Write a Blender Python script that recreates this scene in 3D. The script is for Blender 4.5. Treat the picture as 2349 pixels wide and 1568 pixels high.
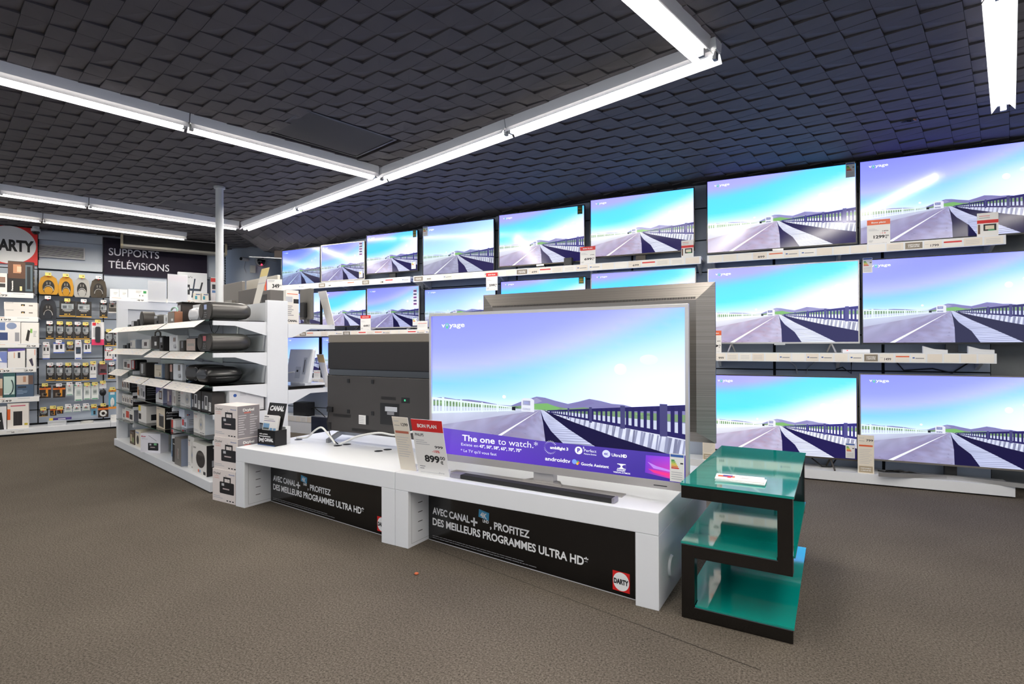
import bpy, bmesh, math, random
from mathutils import Vector, Matrix
random.seed(7)
S = bpy.context.scene
for o in list(bpy.data.objects): bpy.data.objects.remove(o)
PI = math.pi
# ---------------------------------------------------------------- camera, world, exposure
cam = bpy.data.cameras.new('camera'); cam.sensor_width = 36.0; cam.lens = 36.0 * 1244.2 / 2349.0
cam.clip_start = 0.05; cam.clip_end = 60
co = bpy.data.objects.new('camera', cam); S.collection.objects.link(co)
_aw, _pi, _ro = math.radians(-25.815), math.radians(0.2484), math.radians(-0.1802)
_f = Vector((math.sin(_aw) * math.cos(_pi), math.cos(_aw) * math.cos(_pi), math.sin(_pi)))
_r0 = Vector((math.cos(_aw), -math.sin(_aw), 0)); _u0 = _r0.cross(_f)
_r = _r0 * math.cos(_ro) + _u0 * math.sin(_ro); _u = -_r0 * math.sin(_ro) + _u0 * math.cos(_ro)
co.matrix_world = Matrix(((_r.x, _u.x, -_f.x, 0), (_r.y, _u.y, -_f.y, 0), (_r.z, _u.z, -_f.z, 1.2), (0, 0, 0, 1)))
S.camera = co
S.view_settings.view_transform = 'Standard'; S.view_settings.look = 'None'
S.view_settings.exposure = 0.0; S.view_settings.gamma = 1.0; S.view_settings.use_curve_mapping = False
W = bpy.data.worlds.new('world'); S.world = W; W.use_nodes = True
W.node_tree.nodes['Background'].inputs[0].default_value = (0.80, 0.88, 1.0, 1)
W.node_tree.nodes['Background'].inputs[1].default_value = 1.35  # even fill light, added through the open side behind the camera
TUBE_POWER = 135.0
SCREEN_POWER = 1.12
S.cycles.max_bounces = 6; S.cycles.diffuse_bounces = 3; S.cycles.glossy_bounces = 3
S.cycles.transmission_bounces = 4; S.cycles.transparent_max_bounces = 6
S.cycles.sample_clamp_indirect = 4.0; S.cycles.caustics_reflective = False; S.cycles.caustics_refractive = False
# ---------------------------------------------------------------- materials
def lin(c):
    if isinstance(c, str): c = [int(c[i:i + 2], 16) for i in (0, 2, 4)]
    return tuple(((x / 255) / 12.92 if x / 255 <= 0.04045 else ((x / 255 + 0.055) / 1.055) ** 2.4) for x in c)
MATS = {}
def mat(hexc, rough=0.5, metal=0.0, coat=0.0, emit=0.0, alpha=1.0, var=0.0, scale=40.0, bump=0.0, spec=0.5, trans=0.0):
    k = (hexc, rough, metal, coat, emit, alpha, var, scale, bump, spec, trans)
    if k in MATS: return MATS[k]
    m = bpy.data.materials.new('m_%s_%d' % (hexc, len(MATS))); m.use_nodes = True
    nt = m.node_tree; b = nt.nodes['Principled BSDF']; c = lin(hexc)
    b.inputs['Base Color'].default_value = (*c, 1); b.inputs['Roughness'].default_value = rough
    b.inputs['Metallic'].default_value = metal; b.inputs['Coat Weight'].default_value = coat
    b.inputs['Coat Roughness'].default_value = 0.04
    b.inputs['Specular IOR Level'].default_value = spec
    b.inputs['Transmission Weight'].default_value = trans
    if emit:
        b.inputs['Emission Color'].default_value = (*c, 1); b.inputs['Emission Strength'].default_value = emit
    b.inputs['Alpha'].default_value = alpha
    if var or bump:
        tc = nt.nodes.new('ShaderNodeTexCoord'); n = nt.nodes.new('ShaderNodeTexNoise')
        n.inputs['Scale'].default_value = scale; n.inputs['Detail'].default_value = 3
        nt.links.new(tc.outputs['Object'], n.inputs['Vector'])
        if var:
            mx = nt.nodes.new('ShaderNodeMix'); mx.data_type = 'RGBA'
            mx.inputs[6].default_value = (*[x * (1 - var) for x in c], 1); mx.inputs[7].default_value = (*[min(1, x * (1 + var)) for x in c], 1)
            nt.links.new(n.outputs['Fac'], mx.inputs[0]); nt.links.new(mx.outputs[2], b.inputs['Base Color'])
        if bump:
            bp = nt.nodes.new('ShaderNodeBump'); bp.inputs['Strength'].default_value = bump; bp.inputs['Distance'].default_value = 0.004
            nt.links.new(n.outputs['Fac'], bp.inputs['Height']); nt.links.new(bp.outputs['Normal'], b.inputs['Normal'])
    MATS[k] = m
    return m
WHITE = mat('eef0f4', 0.35, var=0.015, scale=6)          # lacquered shop furniture
WSHELF = mat('e4e6ea', 0.45, var=0.02, scale=9)
PAPER = mat('f3f1ee', 0.6)
PAPERC = mat('efe6d6', 0.6)
INK = mat('1a1a1c', 0.6)
GREY = mat('8b8b90', 0.6)
LGREY = mat('c4c4c8', 0.6)
RED = mat('d92a2a', 0.5)
ORANGE = mat('e8683c', 0.5)
BLACKP = mat('141416', 0.45)
BLACKG = mat('0b0908', 0.18, coat=0.5)
DARK = mat('2a2a2c', 0.5, var=0.08, scale=60)
CHAR = mat('403e3d', 0.55, var=0.05, scale=80)
SILV = mat('c9c8c6', 0.3, metal=0.75)
CHROME = mat('e0e0e0', 0.12, metal=1.0)
SLATE = mat('a3adbe', 0.55, var=0.03, scale=5)
SLATW = mat('bcc5d3', 0.55, var=0.03, scale=5)
SLOT = mat('15181c', 0.8)
GLASSG = mat('0f4a3c', 0.1)
BLUE = mat('3a62b0', 0.5)
SKYB = mat('7fa9cf', 0.5)
CREAM = mat('e9dcc4', 0.5)
YEL = mat('f0d24a', 0.5)
GREEN = mat('2f9b62', 0.5)
PINK = mat('e4507a', 0.5)
PURP = mat('4a3a86', 0.5)
BROWN = mat('6b4630', 0.55, var=0.2, scale=30)
def glass_mat():
    m = bpy.data.materials.new('clear_glass'); m.use_nodes = True; nt = m.node_tree; nt.nodes.clear()
    o = nt.nodes.new('ShaderNodeOutputMaterial'); t = nt.nodes.new('ShaderNodeBsdfTransparent'); g = nt.nodes.new('ShaderNodeBsdfGlossy')
    t.inputs[0].default_value = (0.93, 0.975, 0.955, 1); g.inputs['Roughness'].default_value = 0.03
    f = nt.nodes.new('ShaderNodeFresnel'); f.inputs[0].default_value = 1.45; mx = nt.nodes.new('ShaderNodeMixShader')
    nt.links.new(f.outputs[0], mx.inputs[0]); nt.links.new(t.outputs[0], mx.inputs[1]); nt.links.new(g.outputs[0], mx.inputs[2]); nt.links.new(mx.outputs[0], o.inputs[0])
    return m
GLASS = glass_mat()
CLEAR = mat('f4f6f8', 0.1, alpha=0.35)
def screen_mat():
    m = bpy.data.materials.new('lit_screen'); m.use_nodes = True; nt = m.node_tree; b = nt.nodes['Principled BSDF']
    b.inputs['Base Color'].default_value = (0.004, 0.004, 0.005, 1); b.inputs['Roughness'].default_value = 0.13
    b.inputs['Specular IOR Level'].default_value = 0.45
    a = nt.nodes.new('ShaderNodeVertexColor'); a.layer_name = 'Col'; oi = nt.nodes.new('ShaderNodeObjectInfo')
    mx = nt.nodes.new('ShaderNodeMix'); mx.data_type = 'RGBA'; mx.blend_type = 'MULTIPLY'; mx.inputs[0].default_value = 1.0
    nt.links.new(a.outputs['Color'], mx.inputs[6]); nt.links.new(oi.outputs['Color'], mx.inputs[7])
    nt.links.new(mx.outputs[2], b.inputs['Emission Color']); b.inputs['Emission Strength'].default_value = SCREEN_POWER
    return m
SCREEN = screen_mat()
def carpet_mat():
    m = bpy.data.materials.new('carpet'); m.use_nodes = True; nt = m.node_tree; b = nt.nodes['Principled BSDF']
    b.inputs['Roughness'].default_value = 0.95; b.inputs['Specular IOR Level'].default_value = 0.1
    tc = nt.nodes.new('ShaderNodeTexCoord'); n1 = nt.nodes.new('ShaderNodeTexNoise'); n2 = nt.nodes.new('ShaderNodeTexNoise')
    n1.inputs['Scale'].default_value = 120; n1.inputs['Detail'].default_value = 7; n1.inputs['Roughness'].default_value = 0.85
    n2.inputs['Scale'].default_value = 1.6; n2.inputs['Detail'].default_value = 4
    for n in (n1, n2): nt.links.new(tc.outputs['Object'], n.inputs['Vector'])
    r = nt.nodes.new('ShaderNodeValToRGB'); e = r.color_ramp.elements
    e[0].position = 0.38; e[0].color = (*lin('302b26'), 1); e[1].position = 0.62; e[1].color = (*lin('81786d'), 1)
    nt.links.new(n1.outputs['Fac'], r.inputs[0])
    mx = nt.nodes.new('ShaderNodeMix'); mx.data_type = 'RGBA'; mx.blend_type = 'MULTIPLY'; mx.inputs[0].default_value = 1
    r2 = nt.nodes.new('ShaderNodeValToRGB'); e = r2.color_ramp.elements; e[0].position = 0.3; e[0].color = (0.82, 0.82, 0.82, 1); e[1].position = 0.7; e[1].color = (1, 1, 1, 1)
    nt.links.new(n2.outputs['Fac'], r2.inputs[0]); nt.links.new(r.outputs[0], mx.inputs[6]); nt.links.new(r2.outputs[0], mx.inputs[7])
    nt.links.new(mx.outputs[2], b.inputs['Base Color'])
    bp = nt.nodes.new('ShaderNodeBump'); bp.inputs['Strength'].default_value = 0.25; bp.inputs['Distance'].default_value = 0.002
    nt.links.new(n1.outputs['Fac'], bp.inputs['Height']); nt.links.new(bp.outputs['Normal'], b.inputs['Normal'])
    return m
CARPET = carpet_mat()
def brushed(hexc, sc=(2, 2, 220)):
    m = bpy.data.materials.new('brushed'); m.use_nodes = True; nt = m.node_tree; b = nt.nodes['Principled BSDF']
    b.inputs['Metallic'].default_value = 0.85; b.inputs['Roughness'].default_value = 0.38
    tc = nt.nodes.new('ShaderNodeTexCoord'); mp = nt.nodes.new('ShaderNodeMapping'); mp.inputs['Scale'].default_value = sc
    n = nt.nodes.new('ShaderNodeTexNoise'); n.inputs['Scale'].default_value = 1.0; n.inputs['Detail'].default_value = 2
    nt.links.new(tc.outputs['Object'], mp.inputs[0]); nt.links.new(mp.outputs[0], n.inputs['Vector'])
    c = lin(hexc); r = nt.nodes.new('ShaderNodeValToRGB'); e = r.color_ramp.elements
    e[0].position = 0.35; e[0].color = (*[x * 0.70 for x in c], 1); e[1].position = 0.65; e[1].color = (*[x * 1.2 for x in c], 1)
    nt.links.new(n.outputs['Fac'], r.inputs[0]); nt.links.new(r.outputs[0], b.inputs['Base Color'])
    return m
BRUSHED = brushed('908a85', (.25, .25, 420))
# ---------------------------------------------------------------- mesh builder
TXT = {}
def glyphs(s, bold):
    k = (s, bold)
    if k not in TXT:
        cu = bpy.data.curves.new('t', 'FONT'); cu.body = s; cu.size = 1.0; cu.resolution_u = 4 if len(s) < 14 else 3; cu.offset = 0.018 * bold
        ob = bpy.data.objects.new('t', cu); me = ob.to_mesh()
        vs = [(v.co.x, v.co.y) for v in me.vertices]; fs = [tuple(p.vertices) for p in me.polygons]
        ob.to_mesh_clear(); bpy.data.objects.remove(ob); bpy.data.curves.remove(cu)
        xs = [v[0] for v in vs] or [0, 1]; x0 = min(xs)
        TXT[k] = ([(a - x0, b) for a, b in vs], fs, max(xs) - x0)
    return TXT[k]
class MB:
    def __init__(self): self.v = []; self.f = []; self.mi = []; self.sm = []; self.ms = []
    def _m(self, m):
        if m not in self.ms: self.ms.append(m)
        return self.ms.index(m)
    def add(self, vs, fs, m, smooth=False):
        n = len(self.v); self.v += [tuple(x) for x in vs]; i = self._m(m)
        for q in fs: self.f.append(tuple(n + a for a in q)); self.mi.append(i); self.sm.append(smooth)
        return self
    def box(self, m, x0, x1, y0, y1, z0, z1):
        vs = [(x, y, z) for z in (z0, z1) for y in (y0, y1) for x in (x0, x1)]
        return self.add(vs, [(0, 2, 3, 1), (4, 5, 7, 6), (0, 1, 5, 4), (2, 6, 7, 3), (0, 4, 6, 2), (1, 3, 7, 5)], m)
    def quad(self, m, a, b, c, d): return self.add([a, b, c, d], [(0, 1, 2, 3)], m)
    def rectf(self, m, x0, x1, z0, z1, y=0.0):            # flat patch facing -y
        return self.quad(m, (x0, y, z0), (x1, y, z0), (x1, y, z1), (x0, y, z1))
    def rects(self, m, y0, y1, z0, z1, x=0.0):            # flat patch facing +x
        return self.quad(m, (x, y0, z0), (x, y1, z0), (x, y1, z1), (x, y0, z1))
    def poly(self, m, pts): return self.add(pts, [tuple(range(len(pts)))], m)
    def prism(self, m, pts, y0, y1, smooth=False, plane='xz'):  # outline counter-clockwise seen from -y
        n = len(pts)
        if plane == 'xz': P = lambda p, d: (p[0], d, p[1])
        elif plane == 'xy': P = lambda p, d: (p[0], p[1], d)
        else: P = lambda p, d: (d, p[0], p[1])
        vs = [P(p, y0) for p in pts] + [P(p, y1) for p in pts]
        self.add(vs, [tuple(range(n)), tuple(range(2 * n - 1, n - 1, -1))], m)
        if smooth: self.v += vs
        k = len(self.v) - 2 * n; i = self._m(m)
        for a in range(n):
            b = (a + 1) % n; self.f.append((k + a, k + n + a, k + n + b, k + b)); self.mi.append(i); self.sm.append(smooth)
        return self
    def cyl(self, m, c, r, h, axis='z', n=24, r2=None, rz=None, smooth=True):   # axis runs +h from c; rz = second radius
        r2 = r if r2 is None else r2; k = rz if rz else 1.0
        def P(a, rr, d):
            p, q = math.cos(a) * rr, math.sin(a) * rr * k
            return {'z': (c[0] + p, c[1] + q, c[2] + d), 'y': (c[0] + p, c[1] + d, c[2] + q), 'x': (c[0] + d, c[1] + p, c[2] + q)}[axis]
        A = [2 * PI * i / n for i in range(n)]
        vs = [P(a, r, 0) for a in A] + [P(a, r2, h) for a in A]
        self.add(vs, [tuple(range(n)), tuple(range(2 * n - 1, n - 1, -1))], m); self.v += vs
        k0 = len(self.v) - 2 * n; i = self._m(m)
        for a in range(n):
            b = (a + 1) % n; self.f.append((k0 + a, k0 + b, k0 + n + b, k0 + n + a)); self.mi.append(i); self.sm.append(smooth)
        return self
    def rings(self, m, rs, cap=True):                      # list of closed rings of equal length
        n = len(rs[0]); k = len(self.v); i = self._m(m)
        for r in rs: self.v += [tuple(p) for p in r]
        for j in range(len(rs) - 1):
            for a in range(n):
                b = (a + 1) % n; self.f.append((k + j * n + a, k + j * n + b, k + (j + 1) * n + b, k + (j + 1) * n + a)); self.mi.append(i); self.sm.append(True)
        if cap:
            for r, s in ((rs[0], 1), (rs[-1], -1)):
                k = len(self.v); self.v += [tuple(p) for p in r]; self.f.append(tuple(range(k, k + n))[::s]); self.mi.append(i); self.sm.append(False)
        return self
    def tube(self, m, pts, r, n=8):
        P = [Vector(p) for p in pts]; rs = []
        for i, p in enumerate(P):
            t = (P[min(i + 1, len(P) - 1)] - P[max(i - 1, 0)]).normalized()
            a = t.cross(Vector((0, 0, 1)) if abs(t.z) < 0.9 else Vector((1, 0, 0))).normalized(); b = t.cross(a)
            rs.append([p + a * math.cos(2 * PI * k / n) * r + b * math.sin(2 * PI * k / n) * r for k in range(n)])
        return self.rings(m, rs)
    def ball(self, m, c, r, n=14, sz=1.0, sy=1.0):
        rs = []
        for j in range(1, n // 2):
            a = PI * j / (n // 2); rs.append([(c[0] + r * math.sin(a) * math.cos(2 * PI * k / n), c[1] + sy * r * math.sin(a) * math.sin(2 * PI * k / n), c[2] - sz * r * math.cos(a)) for k in range(n)])
        return self.rings(m, rs)
    def text(self, m, s, o, h, w=None, ux=(1, 0, 0), uy=(0, 0, 1), bold=0, shear=0.0, al='l'):   # h = capital height
        vs, fs, tw = glyphs(s, bold); k = h / 0.72; kx = k if w is None else w / max(tw, 1e-4)
        o = Vector(o); ux = Vector(ux); uy = Vector(uy)
        if al == 'c': o = o - ux * (tw * kx / 2)
        if al == 'r': o = o - ux * (tw * kx)
        return self.add([o + ux * (a * kx + b * k * shear) + uy * (b * k) for a, b in vs], fs, m)
    def build(self, name, parent=None, loc=None, rz=None, bev=0.0, seg=2, coll=None):
        me = bpy.data.meshes.new(name); me.from_pydata(self.v, [], self.f)
        for m in self.ms: me.materials.append(m)
        me.polygons.foreach_set('material_index', self.mi); me.polygons.foreach_set('use_smooth', self.sm)
        if bev:
            bm = bmesh.new(); bm.from_mesh(me); bmesh.ops.remove_doubles(bm, verts=bm.verts, dist=1e-6); bm.normal_update()
            es = [e for e in bm.edges if len(e.link_faces) == 2 and e.calc_face_angle(0) > 0.6]
            bmesh.ops.bevel(bm, geom=es, offset=bev, segments=seg, affect='EDGES', profile=0.6, clamp_overlap=True); bm.to_mesh(me); bm.free()
        me.update()
        o = bpy.data.objects.new(name, me); S.collection.objects.link(o)
        if parent: o.parent = parent
        if loc: o.location = loc
        if rz is not None: o.rotation_euler.z = rz
        return o
def tag(o, label, cat, group=None, kind=None):
    if kind: o['kind'] = kind
    if label: o['label'] = label
    if cat: o['category'] = cat
    if group: o['group'] = group
    return o
def thing(name, label, cat, loc=(0, 0, 0), rz=0.0, group=None):
    o = bpy.data.objects.new(name, None); o.empty_display_size = 0.05; S.collection.objects.link(o); o.location = loc; o.rotation_euler.z = rz
    return tag(o, label, cat, group)
def struct(o, label=None):
    o['kind'] = 'structure'
    return tag(o, label, 'structure') if label else o
def rrect(x0, x1, z0, z1, r, n=5):
    out = []
    for cx, cz, a0 in ((x1 - r, z0 + r, -PI / 2), (x1 - r, z1 - r, 0), (x0 + r, z1 - r, PI / 2), (x0 + r, z0 + r, PI)):
        for i in range(n + 1): a = a0 + PI / 2 * i / n; out.append((cx + r * math.cos(a), cz + r * math.sin(a)))
    return out
def ellipse(cx, cz, rx, rz, n=28, a0=0.0, a1=2 * PI):
    return [(cx + rx * math.cos(a0 + (a1 - a0) * i / n), cz + rz * math.sin(a0 + (a1 - a0) * i / n)) for i in range(n)]
class Frame:
    def __init__(s, ox, oy, deg): s.o = Vector((ox, oy, 0)); s.a = math.radians(deg); s.u = Vector((math.cos(s.a), math.sin(s.a), 0)); s.v = Vector((-s.u.y, s.u.x, 0))
    def __call__(s, u, v, z=0.0): return s.o + s.u * u + s.v * v + Vector((0, 0, z))
TB = Frame(-0.471, 2.483, -4.84)       # the white display tables
GD = Frame(-4.112, 2.887, -16.35)      # the radio gondola
SW = Frame(-9.191, 3.499, 62.5)        # the accessory slat wall
LT = Frame(0, 0, -16.8)                # ceiling grid and lights
ORD = ['first', 'second', 'third', 'fourth', 'fifth', 'sixth', 'seventh', 'eighth', 'ninth', 'tenth', 'eleventh', 'twelfth']
# ---------------------------------------------------------------- room shell
ZC = 2.87
b = MB(); b.quad(CARPET, (-14, -7, 0), (6.5, -7, 0), (6.5, 9, 0), (-14, 9, 0))
SEAM = mat('2b261f', 0.95)
for p, q in (((-1.9, 2.70), (-0.05, 2.195)),):
    p = Vector((*p, 0.0008)); q = Vector((*q, 0.0008)); n = Vector((-(q - p).y, (q - p).x, 0)).normalized() * 0.0022
    b.quad(SEAM, p - n, q - n, q + n, p + n)
struct(b.build('floor'), 'speckled grey brown shop carpet with one thin seam')
# ceiling: dark relief tiles, each second tile tipped up at one corner
CEIL = mat('565357', 0.7, var=0.06, scale=3, spec=0.35)
def dip(x, y):
    s = lambda t: max(0.0, min(1.0, t)) ** 2 * (3 - 2 * max(0.0, min(1.0, t)))
    T = [(-9, .29), (-6.3, .29), (-5.575, .28), (-4.786, .22), (-3.9, .19), (-2.846, .155), (-1.755, .115), (-.585, .075), (9, .065)]
    D = next(d0 + (d1 - d0) * (x - x0) / (x1 - x0) for (x0, d0), (x1, d1) in zip(T, T[1:]) if x <= x1)
    return D * max(0.0, min(1.0, (y - 5.14) / 0.48)) * (1 - s((-6.75 - x) / 0.5))
b = MB(); TA, TV_ = 0.1665, 0.1107; H = 0.0135
mi = b._m(CEIL)
def inpanel(a, v): return (-4.285 < a < -3.675 and 1.83 < v < 2.62) or (-7.55 < a < -7.10 and 1.88 < v < 2.62)
for i in range(-74, 42):
    for j in range(-12, 88):
        a0, v0 = i * TA, j * TV_; rz_ = [random.uniform(-.0012, .0012) for _ in range(4)]; c = LT(a0 + TA / 2, v0 + TV_ / 2)
        if not (-10.5 < c.x < 4.3 and -1.2 < c.y < 6.4) or inpanel(a0 + TA / 2, v0 + TV_ / 2): continue
        A = (i + j) % 2 == 0
        def P(a, v, dz):
            p = LT(a, v); return (p.x, p.y, ZC - dip(p.x, p.y) + dz)
        k = len(b.v); g = .0009; x0, x1, y0, y1 = a0 + g, a0 + TA - g, v0 + g, v0 + TV_ - g; B = .035
        zz = [rz_[0], rz_[1], rz_[2], H] if A else [rz_[0], -.004, rz_[2], rz_[3]]
        b.v += [P(x, y, z) for (x, y), z in zip(((x0, y0), (x1, y0), (x1, y1), (x0, y1)), zz)] + [P(x, y, B) for x, y in ((x0, y0), (x1, y0), (x1, y1), (x0, y1))]
        for f in ([(0, 2, 1), (0, 3, 2)] if A else [(0, 3, 1), (3, 2, 1)]) + [(q, (q + 1) % 4, 4 + (q + 1) % 4, 4 + q) for q in range(4)]: b.f.append(tuple(k + x for x in f)); b.mi.append(mi); b.sm.append(False)
b.box(CEIL, -14, 6.5, -7, 9, ZC + 0.06, ZC + 0.1)
struct(b.build('ceiling'), 'dark charcoal ceiling of embossed relief tiles')
HATCH = mat('515156', 0.8, spec=0.2)
for (a0, a1, v0, v1), lb in zip(((-4.285, -3.675, 1.83, 2.62), (-7.55, -7.10, 1.88, 2.62)), ('smooth dark access hatch in the ceiling beside the long light strip', 'smaller looking smooth dark access hatch in the ceiling near the white pole')):
    t = thing('ceiling_hatch', lb, 'ceiling hatch', LT((a0 + a1) / 2, (v0 + v1) / 2, ZC), LT.a)
    w, d = (a1 - a0) / 2, (v1 - v0) / 2
    MB().box(HATCH, -w, w, -d, d, 0.004, 0.03).build('panel', t)
    m = MB()
    for x0, x1, y0, y1 in ((-w, w, -d, -d + 0.02), (-w, w, d - 0.02, d), (-w, -w + 0.02, -d + .02, d - .02), (w - 0.02, w, -d + .02, d - .02)): m.box(BLACKP, x0, x1, y0, y1, -0.001, 0.004)
    m.build('frame', t)
# television wall: slat panels in front of a plain wall
CONC = mat('8d9092', 0.8, var=0.08, scale=25, bump=0.3)
b = MB(); b.box(CONC, -6.62, 6.0, 5.86, 6.0, 0, ZC + 0.1); struct(b.build('wall_back'), 'plain grey wall behind the television shelves')
b = MB(); xs = [-6.55, -5.3, -4.0, -2.7, -1.35, 0.0, 0.86, 1.605]
for i in range(len(xs) - 1):
    z = 0.05
    for zt in (0.32, 0.64, 0.96, 1.28, 1.60, 1.92, 2.24, 2.56, 2.80):
        b.box(SLATE, xs[i] + 0.012, xs[i + 1] - 0.012, 5.715, 5.86, z, zt - 0.012); z = zt
    b.box(SLOT, xs[i], xs[i + 1], 5.74, 5.858, 0.0, 2.80)
struct(b.build('wall_panelling'), 'slate blue slotted panelling carrying the television shelves')
b = MB(); b.box(BLACKP, -6.55, 5.0, 5.66, 5.85, 2.802, ZC - 0.004); struct(b.build('trim_1'), 'black strip above the slotted panels')
# accessory slat wall on the left
def slatbox(m, mm, u0, u1, v0, v1, z0, z1):
    P = [SW(u, v) for v in (v0, v1) for u in (u0, u1)]
    vs = [(p.x, p.y, z) for z in (z0, z1) for p in P]
    return m.add(vs, [(0, 2, 3, 1), (4, 5, 7, 6), (0, 1, 5, 4), (2, 6, 7, 3), (0, 4, 6, 2), (1, 3, 7, 5)], mm)
b = MB(); slatbox(b, SLATW, -5.0, 2.74, 0.50, 0.60, 0, ZC + 0.1); struct(b.build('wall_left'), 'slate grey wall behind the accessory slat panels')
b = MB()
for u0, u1 in ((-1.0, 0.345), (0.345, 1.085), (1.085, 1.9), (1.9, 2.72)):
    z = 0.11
    for zt in (0.30, 0.66, 1.02, 1.31, 1.60, 1.93, 2.29, 2.83):
        if zt == 2.83 and abs(u0 - 0.345) < 0.01: continue
        slatbox(b, SLATW, u0 + 0.008, u1 - 0.008, 0.42, 0.50, z, zt - 0.012); z = zt
    slatbox(b, SLOT, u0, u1, 0.44, 0.499, 0.0, 2.29 if abs(u0 - 0.345) < 0.01 else 2.83)
    for k in range(60):
        z = 0.2 + k * 0.043
        if z < 2.28 or abs(u0 - 0.345) > 0.01: slatbox(b, SLOT, u1 - 0.007, u1 + 0.007, 0.413, 0.425, z, z + 0.026)
struct(b.build('wall_slats'), 'pale slate slat panels with dark slots carrying cable packs')
b = MB(); b.box(SLATW, -11.5, -6.55, 8.0, 8.1, 0, ZC + 0.1); b.box(SLATW, -6.66, -6.62, 5.86, 8.0, 0, ZC + 0.1); struct(b.build('wall_recess'), 'slate wall of the corner recess behind the round column')
cx, cy = -8.59, 6.91
b = MB(); b.cyl(SLATW, (cx, cy, 0), 0.52, ZC + 0.05, n=48); struct(b.build('pillar_1'), 'round slate blue column in the back corner')
b = MB(); b.box(mat('2e2622', 0.6), -6.62, -6.37, 5.66, 5.84, 2.47, 2.80); struct(b.build('beam_1'), 'dark brown boxed beam beside the leftmost top television')
# side walls beyond the frame (light grey plaster)
PLAST = mat('c9c9c6', 0.7)
b = MB(); b.box(PLAST, 5.9, 6.0, -5, 5.86, 0, ZC + 0.1); struct(b.build('wall_right'), 'pale wall at the right end of the shop')
# ---------------------------------------------------------------- strip lights
def wing_mat():
    m = bpy.data.materials.new('frosted_wing'); m.use_nodes = True; nt = m.node_tree; nt.nodes.clear()
    o = nt.nodes.new('ShaderNodeOutputMaterial'); a = nt.nodes.new('ShaderNodeBsdfDiffuse'); t = nt.nodes.new('ShaderNodeBsdfTranslucent'); mx = nt.nodes.new('ShaderNodeMixShader')
    a.inputs[0].default_value = (.9, .9, .92, 1); t.inputs[0].default_value = (.9, .9, .92, 1); mx.inputs[0].default_value = 0.55
    nt.links.new(a.outputs[0], mx.inputs[1]); nt.links.new(t.outputs[0], mx.inputs[2]); nt.links.new(mx.outputs[0], o.inputs[0]); return m
HOUS = mat('eef0f4', 0.4); REFL = wing_mat(); TUBE = mat('fff9f0', 0.4, emit=TUBE_POWER); CAP = mat('6f7378', 0.4); LED = mat('30d040', 0.4, emit=2.0)
def fixture(p0, p1, label, lit=1.0, group=None, wide=0.05):
    p0 = LT(*p0); p1 = LT(*p1); L = (p1 - p0).length; d = (p1 - p0).normalized()
    t = thing('strip_light', label, 'ceiling light', (p0.x, p0.y, ZC), math.atan2(d.y, d.x), group)
    m = MB(); m.prism(HOUS, [(-0.032, -0.062), (0.032, -0.062), (0.045, 0.0), (-0.045, 0.0)], 0.004, L - 0.004, plane='yz'); m.build('housing', t)
    m = MB()
    for s in (-1, 1):
        a, c = [(s * 0.030, -0.063), (s * 0.032, -0.063), (s * 0.062, -0.108), (s * 0.060, -0.108)], None
        m.prism(REFL, a, 0.01, L - 0.01, plane='yz')
    m.box(REFL, 0.01, L - 0.01, -0.03, 0.03, -0.066, -0.0625); m.build('reflector', t)
    tube = TUBE if lit == 1.0 else mat('fff6e6', 0.4, emit=TUBE_POWER * lit)
    MB().tube(tube, [(0.035, 0, -0.088), (L - 0.035, 0, -0.088)], 0.0135, n=10).build('tube', t)
    for x in (0.012, L - 0.035):
        m = MB(); m.box(CAP, x, x + 0.022, -0.016, 0.016, -0.106, -0.066); h = m.build('lamp_holder', t)
    return t
GL = 'fluorescent strip lights on the ceiling'
def run(p, q, cuts, label, **k):
    p = Vector(p); q = Vector(q); fr = [0] + cuts + [1]
    for i in range(len(fr) - 1):
        fixture(p.lerp(q, fr[i]), p.lerp(q, fr[i + 1]), label[i] if isinstance(label, list) else label, group=GL, **k)
run((-7.69, 2.962), (-1.17, 2.962), [0.243, 0.507, 0.757], ['far end strip light of the long row running along the televisions', 'second strip light from the far end of the row along the televisions', 'third strip light of the row along the televisions, past the branch', 'nearest and brightest strip light of the row along the televisions'])
run((-4.385, -1.9), (-4.385, 2.895), [0.335, 0.668], ['branch strip light reaching left out of the picture, outer piece', 'strip light of the first branch entering at the left edge', 'strip light of the first branch joining the long row'])
run((-7.69, -1.0), (-7.69, 2.895), [0.393, 0.583], ['outer strip light of the second branch beyond the left edge', 'short strip light of the second branch at the left edge', 'strip light of the second branch meeting the far corner'])
run((-9.0, -0.6), (-9.0, 2.65), [0.5], ['outer strip light above the red round sign', 'free ending strip light in front of the wall banner'], lit=0.8)
run((-1.235, -2.1), (-1.235, 2.90), [0.335, 0.67], ['strip light behind the viewpoint in line with the top centre one', 'strip light overhead in line with the top centre one', 'strip light leaving the top edge right of centre'])
run((-0.03, 0.0), (-0.03, 4.96), [0.33, 0.665], ['strip light overhead in line with the upright one at right', 'middle strip light in line with the upright one at right', 'strip light standing nearly upright at the top right corner'])
run((1.9, -1.5), (1.9, 3.5), [0.33, 0.66], ['strip light right of the frame, near piece', 'strip light right of the frame, middle piece', 'strip light right of the frame, far piece'])
b = MB(); b.poly(mat('050505', 0.9), [(.042 * math.cos(a) * (1 + .25 * math.sin(3 * a)), .030 * math.sin(a) * (1 + .2 * math.cos(5 * a)), 0) for a in [2 * PI * i / 18 for i in range(18)]])
b.tube(mat('b98a80', 0.7), [(.02, -.012, .012), (.03, -.02, -.004), (.042, -.012, -.006)], .006, 6); b.tube(BLACKP, [(-.02, .01, .012), (-.01, -.01, -.008), (.01, .006, -.006), (.018, .0, .012)], .005, 6)
tag(b.build('cable_outlet', loc=(0.915, 4.947, ZC - 0.006)), 'ragged black hole with a stub of cable in the ceiling above the televisions', 'hole')
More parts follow.
